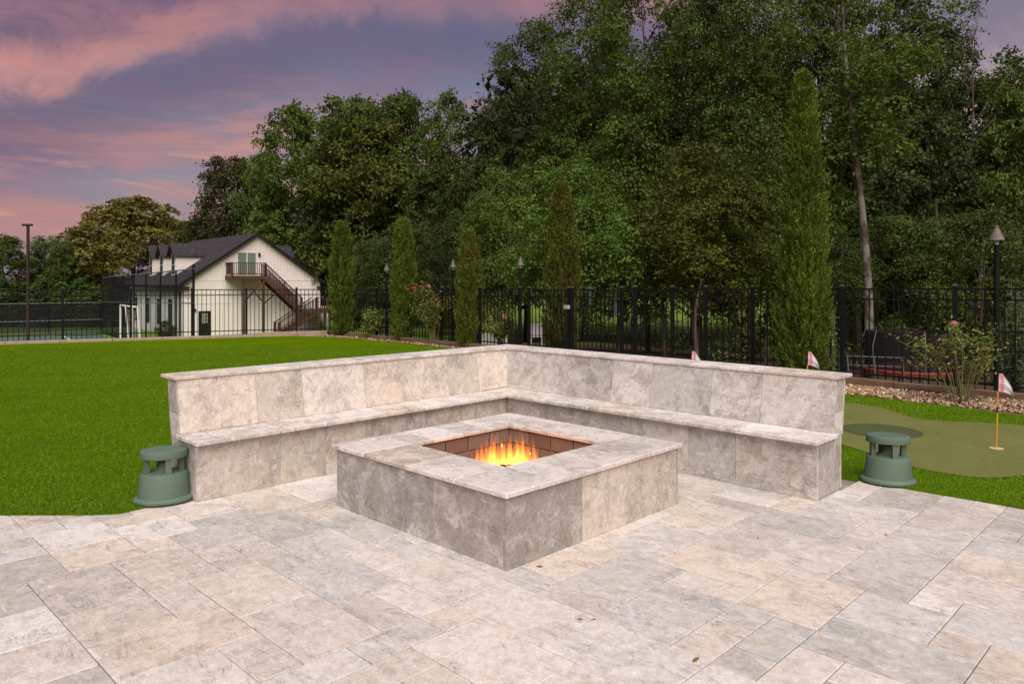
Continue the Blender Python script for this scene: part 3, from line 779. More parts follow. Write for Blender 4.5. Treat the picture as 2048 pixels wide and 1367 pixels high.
speaker('green plastic garden speaker on the lawn edge at the left end of the bench', (at(328, 5.46).x, 5.46, .012), .35)
speaker('green plastic garden speaker at the right end of the bench, beside the putting green', (at(1776, 5.96).x, 5.96, .012), -.35)

# ---------------------------------------------------------------- putting flags
def flag(label, px, Y, hide=False):
    t = thing('putting_flag', label, 'flag', (at(px, Y).x, Y, .018), 0., 'small flags on the putting green')
    H = .72; lx = .02
    zs_ = [0, .20, .34, .40, .545]
    for k, mt in enumerate(('yellow', 'yellow', 'rubber', 'yellow')):
        m_ = MB(); m_.tube([(lx*zs_[k]/H, 0, zs_[k]), (lx*zs_[k+1]/H, 0, zs_[k+1])], .0072, 8); build(m_, 'pole', M[mt], t, smooth=False)
    m_ = MB(); m_.tube([(lx*.545/H, 0, .545), (lx, 0, H)], .006, 8); build(m_, 'pole_tip', M['rubber'], t)
    m_ = MB(); m_.lathe([(.048,0),(.062,.001),(.062,.004),(.048,.004)], 30); build(m_, 'cup_ring', M['cream_ring'], t)
    n, k_ = 12, 8; vs = []; fs = []
    for i in range(n+1):
        f = i/n; w0 = .002+.158*f; ztop = H-.005-.135*max(0, f-.25)/.75*1.0-.05*max(0, f-.25); zbot = .548-.05*f*f-.01*f
        if f > .25: ztop = (H-.005)+(zbot-(H-.005))*((f-.25)/.75)**1.05
        for j in range(k_+1):
            g_ = j/k_; vs.append((lx+w0, .022*math.sin(f*7+g_*1.2)*f+.006*math.sin(g_*9), ztop+(zbot-ztop)*g_))
    for i in range(n):
        for j in range(k_): a0 = i*(k_+1)+j; fs.append((a0, a0+k_+1, a0+k_+2, a0+1))
    m_ = MB(); m_.add(vs, fs); cl = build(m_, 'pennant', M['flag'], t, smooth=True, fix=False)
    for i in range(6):     # column of small red marks down the hoist
        m_ = MB(); z = .70-.025*i; x = lx+.040
        y = .022*math.sin(.24*7)*.24-.004
        m_.box(x-.012, x+.012, y-.004, y-.003, z-.018, z-.014); m_.box(x-.012, x-.007, y-.004, y-.003, z-.014, z-.004); m_.box(x+.002, x+.010, y-.004, y-.003, z-.011, z-.005)
        build(m_, 'print_mark', M['red_mark'], cl)
    return t
def m_flag():
    t = MT('pennant_cloth', .7, .2); s = t.N.new('ShaderNodeSeparateXYZ'); t.K.new(t.tc.outputs['Generated'], s.inputs[0])
    n = t.noise(t.tc.outputs['Object'], 26., 3, .6, 1.5)
    c = t.mix(t.ramp(s.outputs[0], [(.0, .0), (.06, .85), (.30, .65), (.42, .0)]), c4(.62,.56,.60), c4(.66,.30,.34))
    c = t.mix(t.ramp(n, [(.50, 0.), (.56, .35), (.62, 0.)]), c, c4(.34,.34,.42))
    t.col(c); return t.m
M['flag'] = m_flag(); M['red_mark'] = simple('red_print', (.52, .06, .08))
flag('putting flag on yellow pole at the far right, standing in its cup beyond the speaker', 1992.5, 7.1)
flag('putting flag seen over the right end of the bench, in front of the tall cypress', 1612.5, 9.3)
flag('putting flag whose tip just shows over the middle of the right bench', 1380, 9.35)

# ---------------------------------------------------------------- fences
TZ = lambda t: 1.500-.0088*t
def fence(name, label, P, Q, zt0, zt1, posts, cat='fence', gap=.118, zb=.07, skip=None, group=None, endrail=True):
    Lg = (Q-P).length; D = (Q-P)/Lg; ang = math.atan2(D.y, D.x)
    t = thing(name, label, cat, (P.x, P.y, 0), ang, group)
    top = lambda s: zt0+(zt1-zt0)*s/Lg
    for nm, dz, hh in (('rail', -.012, .026), ('rail', -.165, .026), ('rail', None, .026)):
        m_ = MB()
        if dz is None: z0 = z1 = .185
        else: z0, z1 = top(0)+dz, top(Lg)+dz
        m_.beam((0, 0, z0), (Lg, 0, z1), .025, hh); build(m_, nm, M['black_metal'], t)
    pk = MB(); pk.box(-.008, .008, -.008, .008, 0, 1); pme = fixn(pk.mesh('picket', M['black_metal']))
    n = int(Lg/gap); s0 = (Lg-n*gap)/2
    for i in range(n+1):
        s = s0+i*gap
        if any(abs(s-p) < .045 for p, _ in posts): continue
        o = obj('picket', pme, t, (s, 0, zb)); o.scale = (1, 1, top(s)-.026-zb)
    for s, wd in posts:
        m_ = MB(); m_.box(-wd/2, wd/2, -wd/2, wd/2, -.12, top(s)+.03); po = build(m_, 'fence_post', M['black_metal'], t, (s, 0, 0))
        m_ = MB(); z = top(s)+.0305; w2 = wd/2+.006; m_.add([(-w2,-w2,z),(w2,-w2,z),(w2,w2,z),(-w2,w2,z),(-w2,-w2,z+.012),(w2,-w2,z+.012),(w2,w2,z+.012),(-w2,w2,z+.012),(0,0,z+.035)], [(0,3,2,1),(0,1,5,4),(1,2,6,5),(2,3,7,6),(3,0,4,7),(4,5,8),(5,6,8),(6,7,8),(7,4,8)]); build(m_, 'post_cap', M['cap_metal'], po)
        if 'lawn' in label:
            m_ = MB(); m_.box(-.06, .06, -.06, .06, .0, .02); build(m_, 'foot_plate', M['black_metal'], po)
    return t
def tl_at(px):      # parameter on the left fence line for a picture column
    r = (px-CX)/F; return (r*CORN.y-CORN.x)/(LD.x-r*LD.y)
def tf_at(px):
    r = (px-CX)/F; return (r*FP.y-FP.x)/(FD.x-r*FD.y)
lp = [tl_at(x) for x in (593, 493, 384, 262, 125.5)]; sp = lp[-1]-lp[-2]
lp = [0]+lp+[lp[-1]+sp*k for k in (1, 2, 3)]
fence('fence', 'black metal picket fence along the far left lawn edge, in front of the barn', lpt(0), lpt(lp[-1]), TZ(15.3), 1.40, [(s, .055) for s in lp])
ra = [t_ for t_ in (tf_at(753), tf_at(815), tf_at(884), tf_at(960))]
fence('fence', 'black metal picket fence behind the rose bushes, left of the gate', fpt(tf_at(1040)), fpt(15.3), TZ(7.2), TZ(15.3), [(0, .06)]+[(s-tf_at(1040), .055) for s in ra])
rb = [tf_at(x) for x in (1270, 1345, 1411, 1505, 1684, 1910)]; rb += [rb[-1]-1.62*k for k in (1, 2, 3)]
fence('fence', 'black metal picket fence on the right, behind the tall cypress, before the woods', fpt(rb[0]), fpt(rb[-1]), TZ(rb[0]), TZ(rb[-1]), [(rb[0]-s, .058 if k else .07) for k, s in enumerate(rb)])
g0, gm, g1 = tf_at(1056), tf_at(1140), tf_at(1246)
for lab, a0, a1, px in (('left leaf of the black metal double gate, with the latch box on its edge', g0, gm, 0), ('right leaf of the black metal double gate', gm-.03, g1, 1)):
    P, Q = fpt(a0), fpt(a1)
    t = fence('gate', lab, P, Q, TZ(a0)-.01, TZ(a1)-.01, [(.03, .06), ((Q-P).length-.03, .06)], cat='gate', gap=.108, group='leaves of the double gate')
    if not px:
        m_ = MB(); Lg = (Q-P).length; m_.cbox(Lg-.12, Lg+.03, -.075, -.033, 1.02, 1.10, .006); build(m_, 'latch_box', M['torch_cup'], t)
fence('fence', 'short filler piece of black fence between gate and right-hand fence', fpt(g1-.06), fpt(rb[0]+.05), TZ(g1), TZ(rb[0]), [])
# timbers edging the bed, buff curb under the left fence
tb = thing('timber_edging', 'row of brown landscape timbers lying along the foot of the right fence', 'edging', (FP.x, FP.y, 0), math.atan2(FD.y, FD.x))
s = -8.
while s < 15.2:
    e_ = min(s+2.44, 15.2); m_ = MB(); m_.cbox(0, e_-s-.008, -.07, .07, 0, .135, .008, .003)
    build(m_, 'timber', M['timber'], tb, (s, .125, -.01+random.uniform(-.006, .006)), (0, 0, random.uniform(-.003, .003))); s = e_
cb_ = thing('stone_curb', 'low buff stone curb along the far left edge of the lawn, under the fence', 'curb', (CORN.x, CORN.y, 0), math.atan2(LD.y, LD.x))
s = -.2
while s < 24:
    m_ = MB(); m_.cbox(0, 1.19, -.10, .10, -.25, .075+(.05 if s < 1.5 else 0), .008, .003)
    q = build(m_, 'curb_stone', M['curb'], cb_, (s, .22 if (LD.x*-LN.y-LD.y*-LN.x) > 0 else -.22, 0)); s += 1.2
m_ = MB(); pts = []
for i in range(60):
    t_ = -7+i*22/59; p = fpt(t_, -.20-.03*math.sin(i*.9)-.012*math.sin(i*2.7)); pts.append((p.x, p.y, .035+.012*math.sin(i*1.3)))
m_.tube(pts, .011, 6)
hs = thing('drip_hose', 'black drip hose running along the front of the landscape timbers', 'hose', mesh=None)
build(m_, 'tube', M['rubber'], hs, smooth=True)

# ---------------------------------------------------------------- tiki torches, bed lights, bird feeders
def torch(label, px, Y, ztop, hw=1.):
    t = thing('garden_torch', label, 'torch', (at(px, Y).x, Y, hgt(at(px, Y).x, Y)-.02), 0, 'garden torches along the fence')
    zb = t.location.z; h = ztop-zb
    m_ = MB(); m_.tube([(0,0,0),(0,0,h-.26)], .034*hw, 14); build(m_, 'pole', M['black_metal'], t, smooth=True)
    m_ = MB(); m_.tube([(0,0,h-.26),(0,0,h-.185)], [.027*hw,.030*hw], 14); build(m_, 'fuel_cup', M['torch_cup'], t, smooth=True)
    m_ = MB(); m_.lathe([(.096*hw,h-.20),(.098*hw,h-.198),(.074*hw,h-.14),(.026*hw,h-.035),(.022*hw,h-.035),(.070*hw,h-.138)], 18); build(m_, 'shade', M['shade'], t, smooth=False)
    m_ = MB(); m_.lathe([(.028*hw,h-.045),(.028*hw,h-.005),(.018*hw,h)], 14); build(m_, 'snuffer_cap', M['shade'], t)
M['shade'] = simple('weathered_copper_shade', (.15, .125, .115), .6, .35, 22, .3)
torch('nearest garden torch, tall black pole with pointed shade at the right edge', 1993.3, 10.15, 2.37)
torch('garden torch standing at the left post of the gate', 1041, 17.0, zat(513, 17.0), .8)
torch('garden torch just left of the brown-topped cypress', 906, 19.4, zat(519, 19.4), .8)
torch('farthest garden torch, between the two leftmost cypresses', 773, 21.3, zat(527, 21.3), .8)
def bedlight(label, px, Y, b=1.):
    t = thing('path_light', label, 'path light', (at(px, Y).x, Y, .0), 0, 'small path lights in the bed')
    m_ = MB(); m_.tube([(0,0,0),(0,0,.11)], .012, 8); build(m_, 'stake', M['black_metal'], t)
    m_ = MB(); m_.lathe([(.045,.10),(.045,.135),(.02,.16),(.0,.162)], 14); build(m_, 'lamp_head', M['black_metal'], t)
bedlight('small black path light left of the first cypress at the lawn corner', 657, 21.6)
bedlight('small black path light between the two leftmost cypresses', 776, 20.2)
def feeder(label, px, Y, hook_h, dirx):
    x = at(px, Y).x; z0 = hgt(x, Y)
    t = thing('bird_feeder', label, 'bird feeder', (x, Y, z0), 0, 'bird feeders on hooks beyond the gate')
    m_ = MB(); pts = [(0,0,0),(0,0,hook_h-.15)]+[(dirx*(.12-.12*math.cos(a_)), 0, hook_h-.15+.13*math.sin(a_)) for a_ in np.linspace(.2, math.pi, 9)]; m_.tube(pts, .008, 6); build(m_, 'hook_pole', M['black_metal'], t, smooth=True)
    xx = dirx*.24
    m_ = MB(); m_.tube([(xx,0,hook_h-.15),(xx,0,hook_h-.24)], .004, 5); build(m_, 'hanger', M['grey_metal'], t)
    m_ = MB(); m_.lathe([(.10,hook_h-.27),(.03,hook_h-.235),(0,hook_h-.23)], 14, cx=xx); build(m_, 'feeder_roof', M['cap_metal'], t)
    m_ = MB(); m_.lathe([(.04,hook_h-.60),(.04,hook_h-.27)], 12, cx=xx); build(m_, 'seed_tube', M['glass_dark'], t)
    m_ = MB(); m_.lathe([(.09,hook_h-.615),(.09,hook_h-.60)], 14, cx=xx); build(m_, 'tray', M['cap_metal'], t)
feeder('taller bird feeder hanging from a curved hook beyond the right gate leaf', 1203, 15.6, 2.05, -1)
feeder('lower bird feeder hanging from a curved hook, right of the taller one', 1209, 16.0, 1.85, 1)

# ---------------------------------------------------------------- the white barn
BP = Vector((-25.2, 57.0)); BD = Vector((.76, .65)).normalized(); BANG = math.atan2(BD.y, BD.x); BG = -2.72
BZ = lambda z: z-BG
barn = thing('barn', 'white two-storey barn with dark gabled roof, dormers and an outside wooden stair', 'barn', (BP.x, BP.y, BG), BANG)
BN = Vector((-BD.y, BD.x))
def fa(px, b=0.):          # position along the gable wall for a picture column, b behind it
    r = (px-CX)/F; q = BP+BN*b
    return (r*q.y-q.x)/(BD.x-r*BD.y)
def fz(py, a, b=0.):       # height above the barn's ground
    Y = (BP+BD*a+BN*b).y; return zat(py, Y)-BG
W_, DL = 11.3, 15.7; EV = 1.5-BG; RG = 5.35-BG; SL = (RG-EV)/(W_/2)
def bb(name, mat, parent=barn, **k):
    def f(m_): return build(m_, name, M[mat], parent, **k)
    return f
m_ = MB(); m_.add([(0,0,-.3),(W_,0,-.3),(W_,0,EV),(W_/2,0,RG),(0,0,EV),(0,.15,-.3),(W_,.15,-.3),(W_,.15,EV),(W_/2,.15,RG),(0,.15,EV)],
    [(0,1,2,3,4),(9,8,7,6,5),(0,5,6,1),(1,6,7,2),(2,7,8,3),(3,8,9,4),(4,9,5,0)]); bb('gable_wall', 'siding')(m_)
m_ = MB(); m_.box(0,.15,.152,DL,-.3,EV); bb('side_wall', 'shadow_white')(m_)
m_ = MB(); m_.box(W_-.15,W_,.152,DL,-.3,EV); bb('side_wall', 'siding')(m_)
m_ = MB(); m_.add([(0,DL,-.3),(W_,DL,-.3),(W_,DL,EV),(W_/2,DL,RG),(0,DL,EV)],[(0,1,2,3,4)]); bb('rear_wall', 'siding')(m_)
# battens and belt lines on the gable wall
m_ = MB(); x = .2
while x < W_:
    zt = EV+SL*min(x, W_-x)-.1
    m_.box(x-.022, x+.022, -.022, -.001, 0, 2.55); m_.box(x-.022, x+.022, -.022, -.001, 2.62, 4.35 if zt > 4.35 else zt)
    if zt > 4.5: m_.box(x-.022, x+.022, -.022, -.001, 4.42, zt)
    x += .30
bb('batten', 'siding', kind='stuff')(m_)
for z in (2.55, 4.35):
    m_ = MB(); m_.box(.02, W_-.02, -.028, -.002, z+.003, z+.067); bb('belt_trim', 'siding')(m_)
m_ = MB(); x = .2
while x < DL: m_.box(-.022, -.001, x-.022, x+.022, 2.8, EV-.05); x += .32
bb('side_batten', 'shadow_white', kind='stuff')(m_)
# roof, two slabs with overhang, black rakes and eaves
OV = .55; e0 = EV-SL*OV
for sgn in (0, 1):
    X = (lambda a: a) if not sgn else (lambda a: W_-a)
    m_ = MB(); th = .16
    m_.hexa([(X(-OV), -.35, e0), (X(W_/2), -.35, RG), (X(W_/2), DL+.35, RG), (X(-OV), DL+.35, e0), (X(-OV), -.35, e0+th), (X(W_/2), -.35, RG+th), (X(W_/2), DL+.35, RG+th), (X(-OV), DL+.35, e0+th)])
    bb('roof_slope', 'shingle')(m_)
    m_ = MB(); m_.hexa([(X(-OV-.02), -.40, e0-.08), (X(W_/2), -.40, RG-.06), (X(W_/2), -.352, RG-.06), (X(-OV-.02), -.352, e0-.08), (X(-OV-.02), -.40, e0+.18), (X(W_/2), -.40, RG+.18), (X(W_/2), -.352, RG+.18), (X(-OV-.02), -.352, e0+.18)])
    bb('rake_board', 'black_trim')(m_)
    m_ = MB(); m_.box(*sorted((X(-OV-.14), X(-OV-.01))), -.35, DL+.35, e0-.06, e0+.12); bb('gutter', 'black_trim')(m_)
    m_ = MB(); m_.box(*sorted((X(-OV), X(.35))), -.34, -.03, e0-.12, e0+.02); bb('eave_return', 'black_trim')(m_)
m_ = MB(); m_.tube([(-.56,.5,e0),(-.3,.6,e0-.25),(-.06,.65,e0-.4),(-.06,.65,.1),(-.2,.5,.0)], .05, 8); bb('downspout', 'black_trim')(m_)
# left-side windows
for k, px in enumerate((272, 296, 318, 341)):
    r = (px-CX)/F; b = (BP.x-r*BP.y)/(r*BN.y-BN.x)
    f = MB(); f.box(-.05, -.002, b-.5, b+.5, .75, 2.85)
    fo = bb('window', 'black_trim')(f)
    f = MB(); f.box(-.058, -.052, b-.42, b+.42, .85, 2.75); build(f, 'pane', M['glass_dark'], fo)
for k, px in enumerate((282, 308, 334)):
    r = (px-CX)/F; b = (BP.x-r*BP.y)/(r*BN.y-BN.x)
    f = MB(); f.tube([(-.05,b,3.3),(-.3,b,3.5),(-.5,b,3.4),(-.5,b,3.2)], .025, 6); f.lathe([(.2,3.05),(.08,3.18),(.03,3.22)], 12, cx=-.5, cy=b); bb('wall_lamp', 'black_trim')(f)
# dormers on the left slope, one showing beyond the ridge on the right
def dormer(b, sgn=0, a0=.62, wd=1.25):
    X = (lambda a: a) if not sgn else (lambda a: W_-a)
    ze = 3.85-BG; zr = 4.60-BG; zb = EV+SL*a0-.05; ae = (ze-EV)/SL; ar = (zr-EV)/SL
    h = wd/2
    m_ = MB(); m_.add([(X(a0),b-h,zb),(X(a0),b+h,zb),(X(a0),b+h,ze),(X(a0),b,zr-.08),(X(a0),b-h,ze),(X(ae),b-h,ze),(X(ae),b+h,ze),(X(ar),b,zr-.08)],
        [(0,1,2,3,4),(0,4,5),(1,6,2),(4,3,7,5),(3,2,6,7),(0,5,7,6,1)]); d = bb('dormer', 'siding')(m_)
    m_ = MB()
    for z in np.arange(zb+.25, ze, .19):
        az = (z-EV)/SL
        for y0 in (b-h-.014, b+h+.001): m_.box(*sorted((X(a0+.01), X(az))), y0, y0+.013, z, z+.02)
    build(m_, 'lap_line', M['siding'], d, kind='stuff')
    for s_ in (-1, 1):
        m_ = MB(); g = h+.22; zg = zr-(zr-ze)*g/h; th = .10; ag = (zg-EV)/SL+.1
        m_.hexa([(X(a0-.3),b,zr),(X(a0-.3),b+s_*g,zg),(X(ag),b+s_*g,zg),(X(ar+.15),b,zr),(X(a0-.3),b,zr+th),(X(a0-.3),b+s_*g,zg+th),(X(ag),b+s_*g,zg+th),(X(ar+.15),b,zr+th)])
        build(m_, 'dormer_roof', M['shingle'], d)
        m_ = MB(); m_.hexa([(X(a0-.34),b,zr-.1),(X(a0-.34),b+s_*(g+.03),zg-.12),(X(a0-.302),b+s_*(g+.03),zg-.12),(X(a0-.302),b,zr-.1),(X(a0-.34),b,zr+.12),(X(a0-.34),b+s_*(g+.03),zg+.12),(X(a0-.302),b+s_*(g+.03),zg+.12),(X(a0-.302),b,zr+.12)])
        build(m_, 'dormer_rake', M['black_trim'], d)
    m_ = MB(); m_.box(*sorted((X(a0-.05), X(a0-.002))), b-.48, b+.48, zb+.18, ze-.02); build(m_, 'window_frame', M['white_paint'], d)
    for z0 in (0, 1):
        zz = zb+.26+z0*(ze-zb-.36)/2
        m_ = MB(); m_.box(*sorted((X(a0-.058), X(a0-.052))), b-.38, b+.38, zz+.02, zz+(ze-zb-.36)/2-.03); build(m_, 'window_pane', M['glass_dark'], d)
for b in (4.6, 7.9, 11.1): dormer(b)
dormer(3.4, 1, 1.5)
# sliding door, door lamp, ground door
a0, a1 = fa(475), fa(511.5); z0, z1 = fz(552, a0), fz(505, a0)
m_ = MB(); m_.box(a0-.06, a1+.06, -.05, -.002, z0, z1+.08); sd = bb('sliding_door', 'white_paint')(m_)
mid = (a0+a1)/2
for x0, x1 in ((a0+.03, mid-.05), (mid+.05, a1-.03)):
    m_ = MB(); m_.box(x0, x1, -.06, -.052, z0+.1, z1); build(m_, 'pane', M['glass_green'], sd)
al = fa(518); m_ = MB(); m_.box(al-.07, al+.07, -.16, -.002, fz(513, al), fz(506, al)); m_.lathe([(.05,fz(507.5,al)),(.09,fz(506,al)),(.0,fz(505,al))], 8, cx=al, cy=-.1); bb('wall_lamp', 'black_trim')(m_)
al = fa(389.5); m_ = MB(); m_.box(al-.06, al+.06, -.14, -.002, fz(623, al), fz(617, al)); bb('wall_lamp', 'black_trim')(m_)
a0, a1 = fa(396.5), fa(420.5); z1 = fz(622, a0)
m_ = MB(); m_.box(a0, a1, -.06, -.002, .0, z1); dr = bb('door', 'door_black')(m_)
gw = (a1-a0)*.56; gx = (a0+a1)/2-gw/2
for i in range(3):
    for j in range(3):
        m_ = MB(); x = gx+i*gw/3; z = z1-.95+j*.27; m_.box(x+.02, x+gw/3-.02, -.066, -.062, z, z+.24); build(m_, 'pane', M['glass_pale'], dr)
m_ = MB(); m_.tube([(a1-.12,-.10,z1*.45),(a1-.12,-.05,z1*.45)], .035, 8); build(m_, 'handle', M['grey_metal'], dr)
# deck and stairs
DB = -1.45
d0, d1 = fa(464, DB), fa(530.7, DB); zd = fz(551, d0, DB)
m_ = MB(); m_.box(d0, d1, DB, -.03, zd-.06, zd); bb('deck_floor', 'stain')(m_)
for (x0, x1, y0, y1) in ((d0, d1, DB-.04, DB-.002), (d0-.04, d0-.002, DB, -.03), (d1+.002, d1+.04, DB+.9, -.03)):
    m_ = MB(); m_.box(x0, x1, y0, y1, zd-.30, zd-.01); bb('deck_skirt', 'stain')(m_)
for px in (488.5, 528):
    x = fa(px, DB); m_ = MB(); m_.box(x-.09, x+.09, DB+.02, DB+.2, -.3, zd-.3); bb('deck_post', 'stain')(m_)
x0, x1 = fa(488.5, DB), fa(528, DB)
m_ = MB(); m_.beam((x0+.1, DB+.06, zd-.45), (x1-.1, DB+.06, zd-2.05), .05, .12); bb('brace', 'stain')(m_)
m_ = MB(); m_.beam((x1-.1, DB+.14, zd-.45), (x0+.1, DB+.14, zd-2.05), .05, .12); bb('brace', 'stain')(m_)
def railing(P, Q, h=1.02, name='railing', nb=None, posts=(0, 1)):
    P, Q = Vector(P), Vector(Q); t = Q-P; n = nb or max(2, int(t.length/.16)); Z = Vector((0, 0, 1))
    m_ = MB(); m_.beam(P+Z*h, Q+Z*h, .13, .05); r = bb(name, 'stain')(m_)
    m_ = MB(); m_.beam(P+Z*.12, Q+Z*.12, .05, .08); build(m_, 'bottom_rail', M['stain'], r)
    for f in posts:
        p = P+t*f; m_ = MB(); m_.box(p.x-.07, p.x+.07, p.y-.07, p.y+.07, p.z-.1, p.z+h+.03); build(m_, 'newel', M['stain'], r)
    bm_ = MB(); bm_.box(-.022, .022, -.022, .022, 0, 1); me = fixn(bm_.mesh('baluster', M['stain']))
    for i in range(1, n):
        p = P+t*(i/n); o = obj('baluster', me, r, p+Z*.14); o.scale = (1, 1, h-.16)
    return r
railing((d0, DB, zd), (d1, DB, zd)); railing((d0, -.1, zd), (d0, DB, zd), posts=())
# upper flight runs right and down to the landing
LX0, LX1 = fa(600, -1.45), fa(668, -1.45); zl = fz(619, LX0, DB)
UX0, UX1 = d1, LX0+.15
def flight(xa, za, xb, zb_, y0, y1, rails=((0,), (1,)), n=11):
    for y in (y0, y1):
        m_ = MB(); m_.beam((xa, y, za-.22), (xb, y, zb_-.22), .06, .34); bb('stair_stringer', 'stain')(m_)
    st = MB(); st.box(-.15, .15, y0+.03, y1-.03, -.04, 0); me = fixn(st.mesh('stair_tread', M['stain']))
    for i in range(1, n):
        f = i/n; o = obj('stair_tread', me, barn, (xa+(xb-xa)*f, 0, za+(zb_-za)*f))
    railing((xa, y0, za), (xb, y0, zb_), 1.0, posts=(0, .52, 1)); railing((xa, y1, za), (xb, y1, zb_), 1.0, posts=(1,))
flight(UX0, zd, UX1, zl, DB, DB+.95, n=11)
m_ = MB(); m_.box(LX0, LX1, -2.7, -.1, zl-.06, zl); bb('landing_floor', 'stain')(m_)
m_ = MB(); m_.box(LX0, LX1, -2.74, -2.702, zl-.3, zl-.01); bb('deck_skirt', 'stain')(m_)
railing((LX0+.9, -2.7, zl), (LX1, -2.7, zl), posts=(0, .45, 1))
for px in (624.5, 651):
    x = fa(px, -2.6); m_ = MB(); m_.box(x-.09, x+.09, -2.6, -2.42, -.3, zl-.3); bb('deck_post', 'stain')(m_)
x = fa(624.5, -2.6); m_ = MB(); m_.beam((x+.1, -2.5, zl-.4), (x+.9, -2.5, zl-1.2), .05, .1); bb('brace', 'stain')(m_)
x = fa(528, DB); m_ = MB(); m_.beam((x+.1, DB+.1, zd-2.2), (x+1.3, DB+.1, zd-1.15), .05, .1); bb('brace', 'stain')(m_)
GX = fa(556, -2.4)
flight(LX0+.9, zl, GX, 0.0, -2.68, -1.72, n=10)
# low lean-to on the right
m_ = MB(); m_.box(W_+.002, W_+3.4, .6, 7, -.3, 2.1); bb('lean_to_wall', 'siding')(m_)
m_ = MB(); zr_ = EV-1.35; m_.hexa([(W_, .2, zr_), (W_+3.9, .2, zr_-1.5), (W_+3.9, 7.4, zr_-1.5), (W_, 7.4, zr_), (W_, .2, zr_+.2), (W_+3.9, .2, zr_-1.3), (W_+3.9, 7.4, zr_-1.3), (W_, 7.4, zr_+.2)]); bb('lean_to_roof', 'black_trim')(m_)

# ---------------------------------------------------------------- things round the sports court
tn = thing('tall_screen_fence', 'tall black windscreen fence beside the sports court, in front of the barn side wall', 'court fence', (0, 0, 0))
ztA, ztB = 2.19, 1.87
def ts(px): r = (px-CX)/F; return (AA.x-r*AA.y)/(r*25+18.2)
for px in (204.7, 225, 245, 268, 292, 321, 352, 387):
    s = ts(px); p = AA+Vector((-18.2, 25))*s; zt = ztA+(ztB-ztA)*s; z0 = hgt(p.x, p.y)-.1
    if px == 387: zt += .22
    r_ = .05 if px != 387 else .065
    m_ = MB(); m_.tube([(p.x, p.y, z0), (p.x, p.y, zt)], r_, 8); build(m_, 'fence_post', M['black_metal'], tn, smooth=True)
A3, B3 = (AA.x, AA.y), (BB.x, BB.y)
m_ = MB(); m_.tube([(AA.x, AA.y, ztA), (BB.x, BB.y, ztB)], .035, 6); build(m_, 'top_rail', M['grey_metal'], tn)
m_ = MB(); m_.tube([(AA.x, AA.y, zat(606, 36)), (BB.x, BB.y, zat(604, 61))], .03, 6); build(m_, 'middle_rail', M['grey_metal'], tn)
for px0, px1, nm in ((204.7, 268, 'windscreen'),):
    s1, s0 = ts(px0), ts(px1); p0 = AA+Vector((-18.2, 25))*s0; p1 = AA+Vector((-18.2, 25))*s1
    m_ = MB(); m_.add([(p0.x, p0.y, -2.6), (p1.x, p1.y, -2.7), (p1.x, p1.y, ztB-.05), (p0.x, p0.y, ztB+.1)], [(0, 1, 2, 3)]); build(m_, nm, M['screen'], tn, fix=False)
p0 = AA; p1 = AA+Vector((-18.2, 25))*ts(268)
m_ = MB(); m_.add([(p0.x, p0.y, .75), (p1.x, p1.y, .3), (p1.x, p1.y, ztB+.1), (p0.x, p0.y, ztA-.03)], [(0, 1, 2, 3)]); build(m_, 'windscreen', M['screen2'] if 'screen2' in M else m_net('thin_windscreen', (.012, .012, .014), .30), tn, fix=False)
ln = thing('low_screen_fence', 'low black mesh fence with grey rails across the far end of the sports court', 'court fence', (0, 0, 0))
q0, q1 = cpt(0, 0), cpt(0, 30)
for k in range(9):
    p = cpt(0, .2+k*3.6); m_ = MB(); m_.tube([(p.x, p.y, -2.75), (p.x, p.y, -.15)], .04, 8); build(m_, 'fence_post', M['black_metal'], ln)
for z in (-.17, -1.55, -2.5):
    m_ = MB(); m_.tube([(q0.x, q0.y, z), (q1.x, q1.y, z)], .03, 6); build(m_, 'rail', M['grey_metal'], ln)
m_ = MB(); m_.add([(q0.x, q0.y+.05, -2.6), (q1.x, q1.y+.05, -2.6), (q1.x, q1.y+.05, -.2), (q0.x, q0.y+.05, -.2)], [(0, 1, 2, 3)]); build(m_, 'windscreen', M['screen'], ln, fix=False)
lpz = hgt(at(56, 45).x, 45)
lpo = thing('light_pole', 'tall brown light pole with a flat square lamp head standing by the sports court', 'light pole', (at(56, 45).x, 45, lpz))
m_ = MB(); m_.box(-.07, .07, -.05, .05, 0, zat(452, 45)-lpz); build(m_, 'pole', M['pole_brown'], lpo)
m_ = MB(); m_.cbox(-.34, .26, -.09, .09, zat(452, 45)-lpz, zat(447.5, 45)-lpz, .02); build(m_, 'lamp_head', M['pole_brown'], lpo)
gl = thing('soccer_goal', 'white framed goal standing at the near side of the sports court', 'goal', (0, 0, 0))
g0_, g1_ = Vector((at(264, 46.5).x, 46.5)), Vector((at(241, 49.8).x, 49.8)); gz = zc+.13; dd = Vector((.75, .5)).normalized()*.5
